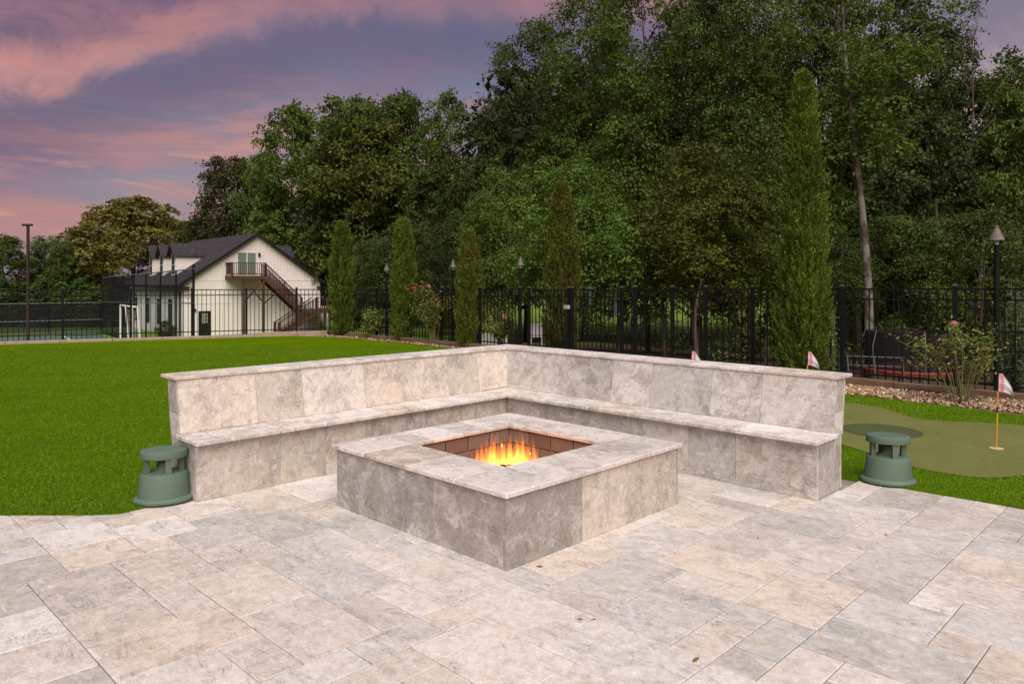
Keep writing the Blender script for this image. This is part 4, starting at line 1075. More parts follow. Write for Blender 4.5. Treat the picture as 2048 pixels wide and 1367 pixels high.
for nm, a, b in (('post', (g0_.x, g0_.y, gz), (g0_.x, g0_.y, gz+2.55)), ('post', (g1_.x, g1_.y, gz), (g1_.x, g1_.y, gz+2.55)), ('crossbar', (g0_.x, g0_.y, gz+2.55), (g1_.x, g1_.y, gz+2.55)),
                 ('back_stay', (g0_.x+dd.x, g0_.y+dd.y, gz), (g0_.x+dd.x*.6, g0_.y+dd.y*.6, gz+2.55)), ('back_stay', (g1_.x+dd.x, g1_.y+dd.y, gz), (g1_.x+dd.x*.6, g1_.y+dd.y*.6, gz+2.55)),
                 ('side_bar', (g0_.x, g0_.y, gz+2.55), (g0_.x+dd.x*.6, g0_.y+dd.y*.6, gz+2.55)), ('ground_bar', (g0_.x, g0_.y, gz+.05), (g0_.x+dd.x, g0_.y+dd.y, gz+.05)), ('ground_bar', (g0_.x+dd.x, g0_.y+dd.y, gz+.05), (g1_.x+dd.x, g1_.y+dd.y, gz+.05))):
    m_ = MB(); m_.tube([a, b], .06, 8); build(m_, nm, M['white_paint'], gl)
m_ = MB()
for i in range(12):
    f = i/11; a = g0_.lerp(g1_, f); m_.tube([(a.x+dd.x*.6, a.y+dd.y*.6, gz+2.3), (a.x+dd.x, a.y+dd.y, gz)], .006, 3, cap=False)
for i in range(7):
    z = gz+.3*i+.1; m_.tube([(g0_.x+dd.x*.9, g0_.y+dd.y*.9, z), (g1_.x+dd.x*.9, g1_.y+dd.y*.9, z)], .006, 3, cap=False)
build(m_, 'net', M['white_paint'], gl, kind='stuff')

# ---------------------------------------------------------------- beyond the right fence
tr = thing('trampoline', 'small trampoline with dark netting and red edge pad beyond the right fence', 'trampoline', (at(1822, 14.6).x, 14.6, 0))
tz = hgt(tr.location.x, 14.6); pzr = zat(737, 14.6)
def ring(r, z, w, nm, mat, rr=.03):
    m_ = MB(); m_.tube([(r*math.cos(a), r*math.sin(a), z) for a in np.linspace(0, 2*math.pi, 37)], rr, 6, cap=False); build(m_, nm, M[mat], tr, smooth=True)
R_ = .86
m_ = MB(); m_.lathe([(R_-.05, pzr+.02), (R_, pzr+.02), (R_+.012, pzr-.0), (R_, pzr-.05), (R_-.02, pzr-.05)], 36); build(m_, 'edge_pad', M['red_pad'], tr)
m_ = MB(); m_.lathe([(0, pzr), (R_-.04, pzr)], 36); build(m_, 'jumping_mat', M['black_metal'], tr, fix=False)
for k in range(6):
    a = k*math.pi/3+.3; c, s_ = math.cos(a), math.sin(a)
    m_ = MB(); m_.tube([(R_*c*.95, R_*s_*.95, tz), (R_*c*.95, R_*s_*.95, pzr)], .02, 6); build(m_, 'leg', M['grey_metal'], tr)
    m_ = MB(); m_.tube([(R_*c*1.04, R_*s_*1.04, pzr), (R_*c*1.08, R_*s_*1.08, pzr+.45), (R_*c*.97, R_*s_*.97, zat(657, 14.6))], .009, 6); build(m_, 'net_pole', M['grey_metal'], tr)
m_ = MB(); m_.lathe([(R_*.95, pzr), (R_*.95, zat(662, 14.6))], 36); m_.f = m_.f[:36]; m_.m = m_.m[:36]; build(m_, 'safety_net', M['netting'], tr, smooth=True, fix=False)
rk = thing('tube_frame', 'grey metal tube frame with two rails standing beyond the right fence by the cypress', 'metal frame', (0, 0, 0))
A_, B_ = at(1640, 14.2), at(1808, 13.2)
for y0, y1 in ((710, 715.5), (727, 734)):
    m_ = MB(); m_.tube([(A_.x, A_.y, zat(y0, 14.2)), (B_.x, B_.y, zat(y1, 13.2))], .014, 6); build(m_, 'rail', M['grey_metal'], rk)
for f in (.0, .36, .68, 1.):
    p = A_.lerp(B_, f); m_ = MB(); m_.tube([(p.x-.03, p.y, zat(710+5*f, p.y)), (p.x+.02, p.y, hgt(p.x, p.y))], .013, 6); build(m_, 'leg', M['grey_metal'], rk)
rf = thing('rail_fence', 'dark pipe rail fence running out of the picture beyond the right fence', 'fence', (0, 0, 0))
A_, B_ = at(1895, 11.6), at(2230, 10.4)
for y in (662, 701, 741, 765):
    m_ = MB(); m_.tube([(A_.x, A_.y, zat(y-.5, 11.6)), (B_.x, B_.y, zat(y+4, 10.4))], .018, 6); build(m_, 'rail', M['black_metal'], rf)
for f in (0, .5, 1.):
    p = A_.lerp(B_, f); m_ = MB(); m_.tube([(p.x, p.y, zat(658, 11)), (p.x, p.y, hgt(p.x, p.y)-.1)], .025, 8); build(m_, 'rail_post', M['black_metal'], rf)
# grey stands and a small brick outbuilding seen through the left part of that fence
sw = thing('metal_stand', 'blue-grey tubular stand leaning behind the fence, between the two leftmost cypresses', 'metal stand', (0, 0, 0))
A_, B_ = at(748, 24.5), at(800, 23.5)
for y0, y1 in ((623, 616), (636, 631), (651, 649)):
    m_ = MB(); m_.tube([(A_.x, A_.y, zat(y0, 24.5)), (B_.x, B_.y, zat(y1, 23.5))], .018, 6); build(m_, 'rail', M['grey_metal'], sw)
for f0, f1 in ((.25, .05), (.5, .52), (.8, .62), (.95, 1.0)):
    p, q = A_.lerp(B_, f0), A_.lerp(B_, f1); m_ = MB(); m_.tube([(p.x, p.y, zat(618, 24)), (q.x, q.y, hgt(q.x, q.y))], .018, 6); build(m_, 'leg', M['grey_metal'], sw)
sh = thing('brick_shed', 'small red brick outbuilding with white corner post behind the pink rose bush', 'shed', (at(950, 40).x, 40, hgt(-2, 40)))
sx = 50*40/F
m_ = MB(); m_.box(0, sx*.9, 0, 2, 0, zat(590, 40)-sh.location.z); build(m_, 'brick_wall', M['rust_brick'], sh)
m_ = MB(); m_.box(sx-.05, sx+.10, -.3, -.15, 0, zat(592, 40)-sh.location.z); build(m_, 'corner_post', M['white_paint'], sh)
m_ = MB(); m_.box(-.3, sx+.3, -.4, 2.3, zat(590, 40)-sh.location.z+.01, zat(584, 40)-sh.location.z); build(m_, 'roof', M['black_trim'], sh)
m_ = MB(); m_.box(-.6, sx+.4, -.8, -.42, 0, zat(664, 40)-sh.location.z); build(m_, 'white_skirting', M['white_paint'], sh)
wc_ = thing('garden_chair', 'small white garden chair standing beyond the gate, just right of its left post', 'chair', (at(1073, 26).x, 26, hgt(.9, 26)))
for x in (-.2, .2):
    for y in (-.2, .2): m_ = MB(); m_.tube([(x, y, 0), (x*.9, y*.9, .45)], .02, 6); build(m_, 'leg', M['white_paint'], wc_)
m_ = MB(); m_.cbox(-.22, .22, -.22, .22, .45, .48, .008); build(m_, 'seat', M['white_paint'], wc_)
m_ = MB(); m_.cbox(-.22, .22, .2, .235, .5, .92, .01); build(m_, 'backrest', M['white_paint'], wc_)

# ---------------------------------------------------------------- vegetation
def unit(v): return v/np.maximum(np.linalg.norm(v, axis=-1, keepdims=True), 1e-6)
def leafsoup(c, n, size, aspect=.5, jit=.35):
    k = len(c); r = rng.normal(size=(k, 3)); t = unit(np.cross(n, r)); b = np.cross(n, t)
    s = size*rng.uniform(1-jit, 1+jit, (k, 1)); l = t*s*.5; w_ = b*s*.5*aspect
    return np.stack([c-l, c+w_-l*.1, c+l, c-w_-l*.1], 1)
PROTO = {}
def proto(key, seed, H, R, zb, ncl, clR, spr, lv, ls, shape='round', flat=.7, tr_=.2, droop=0., gap=0., limbs=14):
    global rng
    rng = np.random.default_rng(seed); rd = random.Random(seed)
    cl = []
    for i in range(ncl):
        f = (i+.5)/ncl if shape != 'round' else rng.uniform()**.85
        if shape == 'round': rr = math.sin(math.pi*min(1, f*.80+.17))**.65
        elif shape == 'tall': rr = (math.sin(math.pi*min(1, f*.86+.10))**.55)*(.8+.3*math.sin(f*9+seed))
        elif shape == 'cone': rr = (1-f)**.8+.06
        else: rr = .5+.5*math.sin(f*17+seed)
        a = rng.uniform(0, 6.283); q = math.sqrt(rng.uniform(.12, 1))
        z = zb+(H-zb)*(f*.94)+rng.normal(0, .2)
        cl.append((R*rr*q*math.cos(a)*.86, R*rr*q*math.sin(a)*.86, z, clR*rng.uniform(.65, 1.3)*(1-.3*f)))
    cl = np.array(cl)
    out = []
    for (x, y, z, r) in cl:
        ns = max(3, int(spr*(r/clR)**2))
        d = unit(rng.normal(size=(ns, 3))+np.array([0, 0, .45])); p = np.array([x, y, z])+d*r*rng.uniform(.45, 1.05, (ns, 1))*np.array([1, 1, flat])
        nn = unit(d*.6+np.array([0, 0, .75])+rng.normal(0, .25, (ns, 3)))
        t1 = unit(np.cross(nn, rng.normal(size=(ns, 3)))); t2 = np.cross(nn, t1)
        m = max(4, int(lv)); sr = r*.30
        a = rng.normal(0, 1, (ns, m, 1))*sr; b = rng.normal(0, 1, (ns, m, 1))*sr*.8; hh = rng.normal(0, .18, (ns, m, 1))*sr
        c = p[:, None]+t1[:, None]*a+t2[:, None]*b+nn[:, None]*hh
        c[..., 2] -= droop*(a[..., 0]**2+b[..., 0]**2)/max(sr, .01)
        n = unit(nn[:, None]+rng.normal(0, .55, (ns, m, 3)))
        out.append((c.reshape(-1, 3), n.reshape(-1, 3)))
    c = np.concatenate([o[0] for o in out]); n = np.concatenate([o[1] for o in out])
    crown = quads('crown', leafsoup(c, n, ls, .62), M['leaf_deep'])
    mb = MB(); top = H*.86; pts = []; rad = []; ph = rd.uniform(0, 6)
    for i in range(11):
        f = i/10; pts.append((.025*H*math.sin(f*3.2+ph)*f, .02*H*math.sin(f*4.1+ph*2)*f, top*f)); rad.append(tr_*(1-.88*f)*(1.35 if i == 0 else 1))
    mb.tube(pts, rad, 10)
    order = list(range(len(cl))); rd.shuffle(order)
    for j in order[:limbs]:
        x, y, z, r = cl[j]; hz = math.hypot(x, y); zs_ = max(zb*.7, z-hz*rd.uniform(.5, .95)-.4); zs_ = min(zs_, top*.95)
        f = zs_/top; k = min(9, int(f*10)); q = Vector(pts[k]).lerp(Vector(pts[k+1]), f*10-k) if k < 10 else Vector(pts[-1])
        e = Vector((x, y, z)); mid = q.lerp(e, .5)+Vector((rd.uniform(-.3, .3), rd.uniform(-.3, .3), -hz*.06+.15)); r0 = max(.03, rad[k]*.5)
        mb.tube([q, q.lerp(mid, .5)+Vector((0, 0, .05)), mid, mid.lerp(e, .55)+Vector((rd.uniform(-.1, .1), 0, .1)), e], [r0, r0*.75, r0*.55, r0*.38, r0*.15], 6)
    me = fixn(mb.mesh('trunk', M['bark'], True))
    PROTO[key] = (crown, me, H, R)
#            seed  H    R    zb   ncl clR  spr lv  leaf
proto('broad',  3, 14., 5.4, 2.9, 110, 1.55, 17, 27, .25, 'round', .75, .26, limbs=16)
proto('broad2', 8, 14., 5.0, 2.5, 105, 1.5, 17, 27, .24, 'round', .6, .26, limbs=16)
proto('tall',  12, 20., 4.2, 3.0, 125, 1.5, 17, 26, .24, 'tall', .7, .26, limbs=18)
proto('tall2', 19, 20., 5.0, 3.6, 150, 1.45, 18, 27, .17, 'tall', .6, .22, limbs=18)
proto('under', 23, 7.5, 3.4, 1.9, 80, .9, 18, 32, .105, 'round', .42, .10, .35, limbs=14)
proto('maple', 29, 7.5, 3.1, 1.7, 95, .95, 18, 34, .115, 'round', .8, .12, limbs=10)
proto('cone',  31, 9.0, 2.3, .2, 80, .85, 10, 22, .26, 'cone', .6, .14, limbs=8)
proto('oak',   37, 15., 9.2, .8, 190, 1.75, 13, 22, .40, 'round', .62, .38, limbs=16)
proto('thin',  41, 20., 3.2, 9.0, 46, 1.05, 13, 24, .17, 'tall', .55, .19, limbs=26)
proto('snag',  47, 19., 4.6, 7.0, 34, 1.1, 8, 20, .16, 'tall', .5, .24, limbs=26)
def tree(label, px, Y, ytop, wpx, key, leaf='leaf_deep', bark='bark', rz=None, name='tree', group=None, cat='tree', zadd=0.):
    crown, trunk, H, R = PROTO[key]; p = at(px, Y); z0 = hgt(p.x, p.y)-.05
    h = zat(ytop, Y)-z0; sz = h/(H*1.03); sx = wpx/F*Y/(2*R*1.0)
    t = thing(name, label, cat, (p.x, p.y, z0), rz if rz is not None else random.uniform(0, 6.28), group)
    t.scale = (sx, sx, sz)
    for nm, me, mt in (('crown', crown, leaf), ('trunk', trunk, bark)):
        o = obj(nm, me, t); o.material_slots[0].link = 'OBJECT'; o.material_slots[0].material = M[mt]
    return t
# left, behind court and barn
tree('big yellow-olive oak left of and behind the white barn', 268, 92, 386, 335, 'oak', 'leaf_gold', rz=1.)
tree('lower yellow-olive tree spreading left of the big oak', 172, 90, 448, 150, 'broad', 'leaf_gold', rz=2.)
tree('yellow-olive tree between the big oak and the brownish one', 368, 90, 425, 130, 'broad2', 'leaf_gold', rz=5.)
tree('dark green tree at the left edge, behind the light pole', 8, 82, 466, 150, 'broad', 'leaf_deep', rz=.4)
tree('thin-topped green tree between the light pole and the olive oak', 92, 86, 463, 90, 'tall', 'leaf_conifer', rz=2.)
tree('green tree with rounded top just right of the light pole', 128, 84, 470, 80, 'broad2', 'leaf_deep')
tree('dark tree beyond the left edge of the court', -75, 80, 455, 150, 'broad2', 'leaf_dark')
for k, (px, yt, lb) in enumerate(((-60, 560, 'soft green conifer, outermost of the row beyond the court, at the left edge'), (0, 545, 'soft green conifer left of the light pole, behind the low court fence'), (44, 556, 'soft green conifer behind the light pole foot, beyond the low court fence'), (84, 545, 'soft green conifer right of the light pole, beyond the low court fence'), (124, 560, 'soft green conifer beyond the court, fourth from the tall screen fence corner'), (160, 552, 'soft green conifer left of the tall screen fence corner'), (192, 566, 'soft green conifer nearest the corner of the tall screen fence'), (228, 572, 'soft green conifer behind the tall screen fence, left of the barn'))):
    tree(lb, px, 69+k % 3, yt, 74, 'cone', 'leaf_conifer' if k % 2 else 'leaf_deep', name='conifer', group='row of conifers beyond the sports court', cat='conifer', rz=k*1.3)
tree('small dark green shrub against the barn side wall', 331, 50, 640, 46, 'maple', 'leaf_dark', name='shrub', cat='shrub')
tree('low green bush at the foot of the barn stair landing', 642, 58, 640, 18, 'maple', 'leaf_deep', name='shrub', cat='shrub')
tree('dark low tree filling the gap behind the barn ridge', 400, 88, 430, 130, 'broad', 'leaf_dark')
tree('brownish sparse tree behind the barn ridge', 462, 82, 290, 185, 'broad2', 'leaf_brown', rz=2.2)
tree('green tree with rounded crown filling the sky gap right of the sparse one', 520, 80, 300, 150, 'broad', 'leaf_deep', rz=4.7)
tree('dark tree behind the barn roof right slope', 545, 78, 385, 150, 'broad', 'leaf_dark', rz=.7)
tree('green tree with narrow top rising right of the barn', 585, 74, 198, 205, 'broad', 'leaf_deep', rz=5.)
tree('dark green low tree right behind the barn eave', 640, 72, 400, 150, 'broad2', 'leaf_dark', rz=3.)
tree('tall bright-topped tree with a rounded crown, highest of the middle group', 708, 72, 163, 255, 'broad2', 'leaf_deep', rz=1.9)
tree('tall green tree right of the highest one in the middle group', 800, 70, 176, 215, 'broad', 'leaf_deep', rz=3.9)
tree('broad olive tree with bare limbs in front of the middle group', 738, 68, 228, 300, 'broad', 'leaf_olive', 'bark_red', rz=4.4)
tree('pointed green tree between the middle group and the tall woods', 897, 66, 158, 150, 'tall', 'leaf_deep', rz=2.7)
tree('dark tree under the pointed green one', 880, 58, 300, 190, 'broad2', 'leaf_dark', rz=.9)
tree('dark tree behind the farthest garden torch', 812, 48, 440, 200, 'maple', 'leaf_dark', rz=.2)
tree('dark low tree between the middle cypresses', 900, 44, 420, 170, 'under', 'leaf_dark', rz=4.)
tree('small dark tree right of the barn eave, behind the first cypress', 745, 50, 470, 120, 'maple', 'leaf_dark', rz=4.)
# edge of the tall woods
tree('tall dark tree with drooping crown at the left edge of the woods', 1055, 50, 15, 290, 'tall2', 'leaf_dark', rz=1.1)
tree('dark tree below the left edge of the woods', 985, 46, 210, 190, 'broad', 'leaf_dark', rz=2.1)
tree('mid-green rounded tree left of the fresh green one', 1000, 38, 330, 200, 'maple', 'leaf_deep', rz=.6)
tree('fresh green leafy tree behind the brown-tipped cypress', 1140, 25, 322, 300, 'maple', 'leaf_bright', rz=3.3)
tree('green tree with upright top above the fresh green one', 1110, 40, 235, 220, 'broad2', 'leaf_deep', rz=5.1)
tree('tall green tree, second of the woods from the left', 1170, 42, -90, 290, 'tall2', 'leaf_deep', rz=.5)
tree('tall green tree above the middle of the right bench', 1290, 36, -150, 300, 'tall2', 'leaf_deep', rz=2.4)
tree('tall dark tree behind the middle of the right bench', 1390, 44, -160, 280, 'tall', 'leaf_dark', rz=3.6)
tree('tall leafy tree left of the great cypress', 1470, 33, -170, 300, 'tall2', 'leaf_deep', rz=4.6)
tree('tall olive-tinged tree behind the great cypress', 1585, 37, -160, 290, 'tall2', 'leaf_olive', rz=1.4)
tree('spreading understory tree with layered olive sprays, left of the great cypress', 1395, 25.5, 285, 340, 'maple', 'leaf_olive', rz=2.0)
tree('shaded understory tree near the gate, behind the bird feeders', 1270, 27, 400, 230, 'under', 'leaf_deep', rz=5.5)
tree('understory tree close behind the great cypress', 1500, 26, 350, 260, 'maple', 'leaf_deep', rz=.1)
tt = tree('thin tree with mottled pale trunk right of the great cypress', 1740, 19.5, -260, 330, 'thin', 'leaf_deep', 'bark_pale', rz=0.); tt.rotation_euler.y = -.035
tree('tall dark tree right of the mottled trunk', 1690, 34, -120, 220, 'tall', 'leaf_deep', rz=5.9)
tree('tall thin-crowned tree letting the sky through, right of the mottled trunk', 1800, 36, -60, 200, 'tall', 'leaf_dark', rz=2.2)
tree('bare-limbed sparse tree near the top right corner', 1945, 32, -80, 230, 'snag', 'leaf_dark', 'bark_pale', rz=1.7)
tree('dark tree below the bare-limbed one', 1860, 30, 215, 290, 'broad', 'leaf_dark', rz=.9)
tree('green tree at the right edge of the picture', 2050, 28, 130, 250, 'broad2', 'leaf_deep', rz=3.9)
tree('understory tree behind the right garden torch', 1960, 22, 400, 330, 'under', 'leaf_dark', rz=4.4)
tree('understory tree with feathery sprays behind the trampoline', 1800, 23, 420, 300, 'under', 'leaf_deep', rz=1.2)
tree('dark low tree between the great cypress and the mottled trunk', 1640, 27, 440, 240, 'under', 'leaf_dark', rz=.3)
tree('dark dense tree behind the bare-limbed one', 1930, 44, 120, 330, 'broad2', 'leaf_dark', rz=1.)
tree('dark dense tree filling the gap right of the great cypress', 1760, 46, 130, 260, 'broad', 'leaf_dark', rz=4.)
tree('dark tree whose top reaches the sky, left of the bare-limbed one', 1880, 41, 10, 190, 'tall', 'leaf_dark', rz=2.5)
tree('leafy tree whose top reaches the sky at the right edge', 2045, 38, 60, 190, 'tall', 'leaf_deep', rz=.8)
tree('tall tree beyond the right edge of the picture', 2230, 30, -80, 320, 'broad', 'leaf_deep', rz=.3)
tree('tall dark tree outside the picture on the right', 2420, 26, -120, 380, 'tall', 'leaf_dark', rz=1.3)
# trunks that show under the canopy
def bare(label, px, Y, ytop, wpx, bark='bark', lean=0., name='bare_tree'):
    p = at(px, Y); z0 = hgt(p.x, p.y)-.1; h = zat(ytop, Y)-z0; r = wpx/F*Y/2
    m_ = MB(); ph = random.uniform(0, 6)
    m_.tube([(lean*f*h+.12*math.sin(f*5+ph)*f, .1*math.sin(f*4)*f, h*f) for f in np.linspace(0, 1, 12)], [r*(1.15-.95*f*f if f > .05 else 1.4) for f in np.linspace(0, 1, 12)], 12)
    for k in range(0):
        f = random.uniform(.55, .95); a = random.uniform(0, 6.28)
        q = Vector((lean*f*h, 0, h*f)); m_.tube([q, q+Vector((math.cos(a)*.6, math.sin(a)*.6, .5)), q+Vector((math.cos(a)*1.5, math.sin(a)*1.5, 1.3))], [r*.35, r*.22, r*.08], 6)
    t = thing(name, label, 'tree', (p.x, p.y, z0), 0, 'bare lower trunks in the woods')
    build(m_, 'trunk', M[bark], t, smooth=True)
bare('brown trunk seen above the fence, above the middle flag', 1398, 29, 420, 12, 'bark_red')
bare('grey trunk right of the middle flag', 1393, 21.5, 560, 10, 'bark')
bare('slim grey trunk left of the middle flag', 1330, 26, 520, 8, 'bark')
bare('thin trunk between middle flag and great cypress', 1490, 27, 540, 11, 'bark')
bare('slim trunk just left of the great cypress', 1532, 25, 540, 8, 'bark')
bare('dark trunk just right of the great cypress', 1688, 25, 480, 11, 'bark')
bare('thin trunk left of the mottled one', 1716, 26, 460, 13, 'bark')
bare('thick dark trunk behind the trampoline', 1872, 27, 400, 16, 'bark')
bare('slim pale trunk between trampoline and right garden torch', 1963, 27, 420, 9, 'bark_pale')
bare('trunk at the right edge of the picture', 2035, 27, 400, 15, 'bark')
bare('slim trunk behind the right gate leaf', 1236, 27, 540, 9, 'bark')
bare('slim dark trunk right of the gate', 1296, 29, 520, 9, 'bark')
# the wood behind
def farwood():
    global rng
    rng = np.random.default_rng(77); C_ = []; N_ = []
    cl = []
    for i in range(680):
        px = rng.uniform(960, 2500); Y = rng.uniform(46, 66); x = (px-CX)/F*Y; top = 16 if px < 1640 else 9.0
        z = rng.uniform(.9 if px < 1560 else -2.5, top); cl.append((x, Y, z, rng.uniform(1.6, 2.8)))
    for i in range(120):
        px = rng.uniform(640, 1000); Y = rng.uniform(66, 84); cl.append(((px-CX)/F*Y, Y, rng.uniform(-1, 9), rng.uniform(1.6, 3.)))
    for x, y, z, r in cl:
        d = unit(rng.normal(size=(150, 3))); c = np.array([x, y, z])+d*r*rng.uniform(.5, 1.05, (150, 1)); C_.append(c); N_.append(unit(d+rng.normal(0, .6, (150, 3))))
    c = np.concatenate(C_); n = np.concatenate(N_)
    obj('far_wood', quads('far_wood', leafsoup(c, n, .62, .6), M['leaf_woodshade']), kind='stuff', label='mass of leaves deep in the woods, coloured dark for the shade there')
farwood()
def undergrowth():
    global rng
    rng = np.random.default_rng(78); C_ = []; N_ = []
    for i in range(90):
        px = rng.uniform(1280, 2300); Y = rng.uniform(19, 38); x = (px-CX)/F*Y; z = hgt(x, Y)+rng.uniform(.1, .7 if rng.uniform() < .7 else 2.4); r = rng.uniform(.3, .8)
        d = unit(rng.normal(size=(110, 3))); c = np.array([x, Y, z])+d*r*rng.uniform(.3, 1.05, (110, 1)); C_.append(c); N_.append(unit(d*.4+np.array([0, 0, .8])+rng.normal(0, .5, (110, 3))))
    c = np.concatenate(C_); n = np.concatenate(N_)
    obj('undergrowth', quads('undergrowth', leafsoup(c, n, .12, .5), M['leaf_dark']), kind='stuff')
undergrowth()

# columnar cypresses
def cypress(label, px, Y, ytop, wpx, seed, n, mat='cypress', ybase=None, power=.42, flare=.6, lean=0.):
    global rng
    rng = np.random.default_rng(seed); p = at(px, Y); z0 = 0. if (Vector((p.x, p.y))-FP).dot(FN) < 0 else hgt(p.x, p.y)
    H = zat(ytop, Y)-z0; R = wpx/F*Y/2*.86
    t = thing('cypress', label, 'cypress', (p.x, p.y, z0), 0, 'columnar cypresses along the fence')
    prof = lambda f: np.clip((f/.10+.45), 0, 1)**.7*np.clip((1-f)/flare, 0, 1)**power
    # upright tufts, each a bundle of sprays
    nt = int(n/34); f = rng.uniform(0, 1, nt)**.92; a = rng.uniform(0, 6.283, nt); q = rng.uniform(.50, 1.0, nt)
    lob = 1+.12*np.sin(a*3+f*9+seed)+.08*np.sin(a*7-f*23)+.07*np.sin(f*31+a*2+seed*2)+.05*np.sin(f*67-a*5)
    r = R*prof(f)*q*lob
    base = np.stack([r*np.cos(a)+lean*f*H, r*np.sin(a), f*H*.955], 1); out = np.stack([np.cos(a), np.sin(a), np.zeros(nt)], 1)
    ax = unit(out*rng.uniform(.10, .55, (nt, 1))+np.array([0, 0, 1.])+rng.normal(0, .12, (nt, 3)))
    k = 34; s = rng.uniform(0, 1, (nt, k, 1)); tl = H*.028+.11*rng.uniform(.6, 1.3, (nt, 1, 1)); tl = np.minimum(tl, .24)
    th = rng.uniform(0, 6.283, (nt, k, 1)); t1 = unit(np.cross(ax, rng.normal(size=(nt, 3))))[:, None]; t2 = np.cross(ax[:, None], t1)
    rad = .042*(1-s)**.6*rng.uniform(.3, 1, (nt, k, 1))
    c = base[:, None]+ax[:, None]*s*tl+(t1*np.cos(th)+t2*np.sin(th))*rad
    d = unit(ax[:, None]+(t1*np.cos(th)+t2*np.sin(th))*.55+rng.normal(0, .2, (nt, k, 3)))
    c = c.reshape(-1, 3); d = d.reshape(-1, 3); m = len(c); wv = unit(np.cross(d, rng.normal(size=(m, 3))))
    l = d*rng.uniform(.022, .052, (m, 1)); w_ = wv*rng.uniform(.005, .011, (m, 1))
    V = np.stack([c-l*.8, c+w_-l*.1, c+l, c-w_-l*.1], 1)
    obj('foliage', quads('foliage', V, M[mat]), t)
    m_ = MB(); m_.lathe([(max(.02, R*float(prof(np.array([ff]))[0])*.52), ff*H) for ff in (.015, .06, .12, .25, .4, .55, .7, .8, .88, .94)], 14)
    if lean: m_.v = [(x+lean*z, y, z) for x, y, z in m_.v]
    build(m_, 'dark_core', M['core_dark'], t, smooth=True)  # added dark solid core, blocks the view through the tufts
M['core_dark'] = simple('cypress_dark_core', (.035, .026, .012), .9, .5, 40, .1, .5)
cypress('leftmost cypress, green, at the corner of the lawn', 684, 21.6, 443, 52, 101, 42000, flare=.36, power=.42)
cypress('green cypress with brown-flecked tip, second from the left', 806, 19.8, 436, 49, 102, 42000, flare=.30, power=.38)
cypress('brown-topped cypress, third from the left, next to the lawn edge', 938, 17.9, 460, 53, 103, 42000, 'cypress_brown', flare=.42, power=.5)
cypress('cypress with brown tip standing behind the left gate leaf', 1124, 17.2, 362, 74, 104, 60000, 'cypress_brown', flare=.45, power=.5)
cypress('great tall cypress rising behind the right end of the bench', 1607, 11.75, 140, 108, 105, 110000, flare=.8, power=.55)

# roses and shrubs
def blossom(mat, r=.045):
    m_ = MB()
    for ring_, n_, tilt in ((.35, 4, 1.2), (.7, 6, .8), (1., 7, .35)):
        for i in range(n_):
            a = 6.283*i/n_+ring_*3; c, s_ = math.cos(a), math.sin(a); rr = r*ring_
            p0 = Vector((0, 0, -.01)); w_ = rr*.55; up = rr*math.tan(min(1.3, tilt))*.5
            m_.add([p0, (c*rr*.7-s_*w_, s_*rr*.7+c*w_, up*.7), (c*rr, s_*rr, up), (c*rr*.7+s_*w_, s_*rr*.7-c*w_, up*.7)], [(0, 1, 2, 3)])
    return m_.mesh('blossom', M[mat])
BL = {'petal_red': blossom('petal_red', .055), 'petal_pink': blossom('petal_pink', .06)}
def rose(label, px, Y, ytop, wpx, seed, ncane, nleaf, flowers, lsz=.045, lowleaf=.25):
    """flowers: list of (px, py, material, scale)"""
    global rng
    rng = np.random.default_rng(seed); rd = random.Random(seed); p = at(px, Y); H = zat(ytop, Y); Wd = wpx/F*Y/2
    t = thing('rose_bush', label, 'rose bush', (p.x, p.y, .01), 0, 'rose bushes in the mulch bed')
    C_ = []; D_ = []; tips = []
    fl = [Vector(((fx-CX)/F*Y-p.x, rd.uniform(-.1, .1), zat(fy, Y))) for fx, fy, _, _ in flowers]
    for k in range(ncane):
        a = rd.uniform(0, 6.283); q = rd.uniform(.25, 1.)
        tip = Vector((Wd*q*math.cos(a), Wd*.7*q*math.sin(a), H*rd.uniform(.5, 1.)*(1-.25*q*q)))
        if k < len(fl): tip = fl[k]
        b = Vector((tip.x*.12, tip.y*.12, 0)); mid = b.lerp(tip, .5)+Vector((-tip.x*.14+rd.uniform(-.05, .05), rd.uniform(-.05, .05), H*.06))
        pts = [b, b.lerp(mid, .5)+Vector((rd.uniform(-.02, .02), 0, 0)), mid, mid.lerp(tip, .5)+Vector((rd.uniform(-.04, .04), 0, .02)), tip]
        r = rd.uniform(.006, .010); m_ = MB(); m_.tube(pts, [r, r*.9, r*.75, r*.55, r*.3], 5)
        ends = [(mid, tip)]
        for j in range(3):
            f = rd.uniform(.35, .9); i = min(3, int(f*4)); q0 = pts[i].lerp(pts[i+1], f*4-i); q1 = q0+Vector((rd.uniform(-.22, .22), rd.uniform(-.15, .15), rd.uniform(.05, .22)))*H*.6
            m_.tube([q0, q0.lerp(q1, .5)+Vector((0, 0, -.01)), q1], [r*.5, r*.4, r*.2], 4); ends.append((q0, q1))
        build(m_, 'cane', M['cane'], t)
        for e0_, e1_ in ends:
            n_ = int(nleaf/ncane/4); s = np.clip(rng.normal(.75, .28, (n_, 1)), .0, 1.08)
            c = np.array(e0_)*(1-s)+np.array(e1_)*s+rng.normal(0, .035+.02*H, (n_, 3)); c = c[c[:, 2] > lowleaf*H*rng.uniform(.3, 1, len(c))]; C_.append(c)
    c = np.concatenate(C_); n = unit(rng.normal(0, .7, (len(c), 3))+np.array([0, 0, .8]))
    obj('foliage', quads('foliage', leafsoup(c, n, lsz, .55), M['rose_leaf']), t)
    for v, (fx, fy, mt, sc) in zip(fl, flowers):
        o = obj('blossom', BL[mt], t, v, (rd.uniform(.5, 1.3), rd.uniform(-.4, .4), rd.uniform(0, 6))); o.scale = (sc, sc, sc)
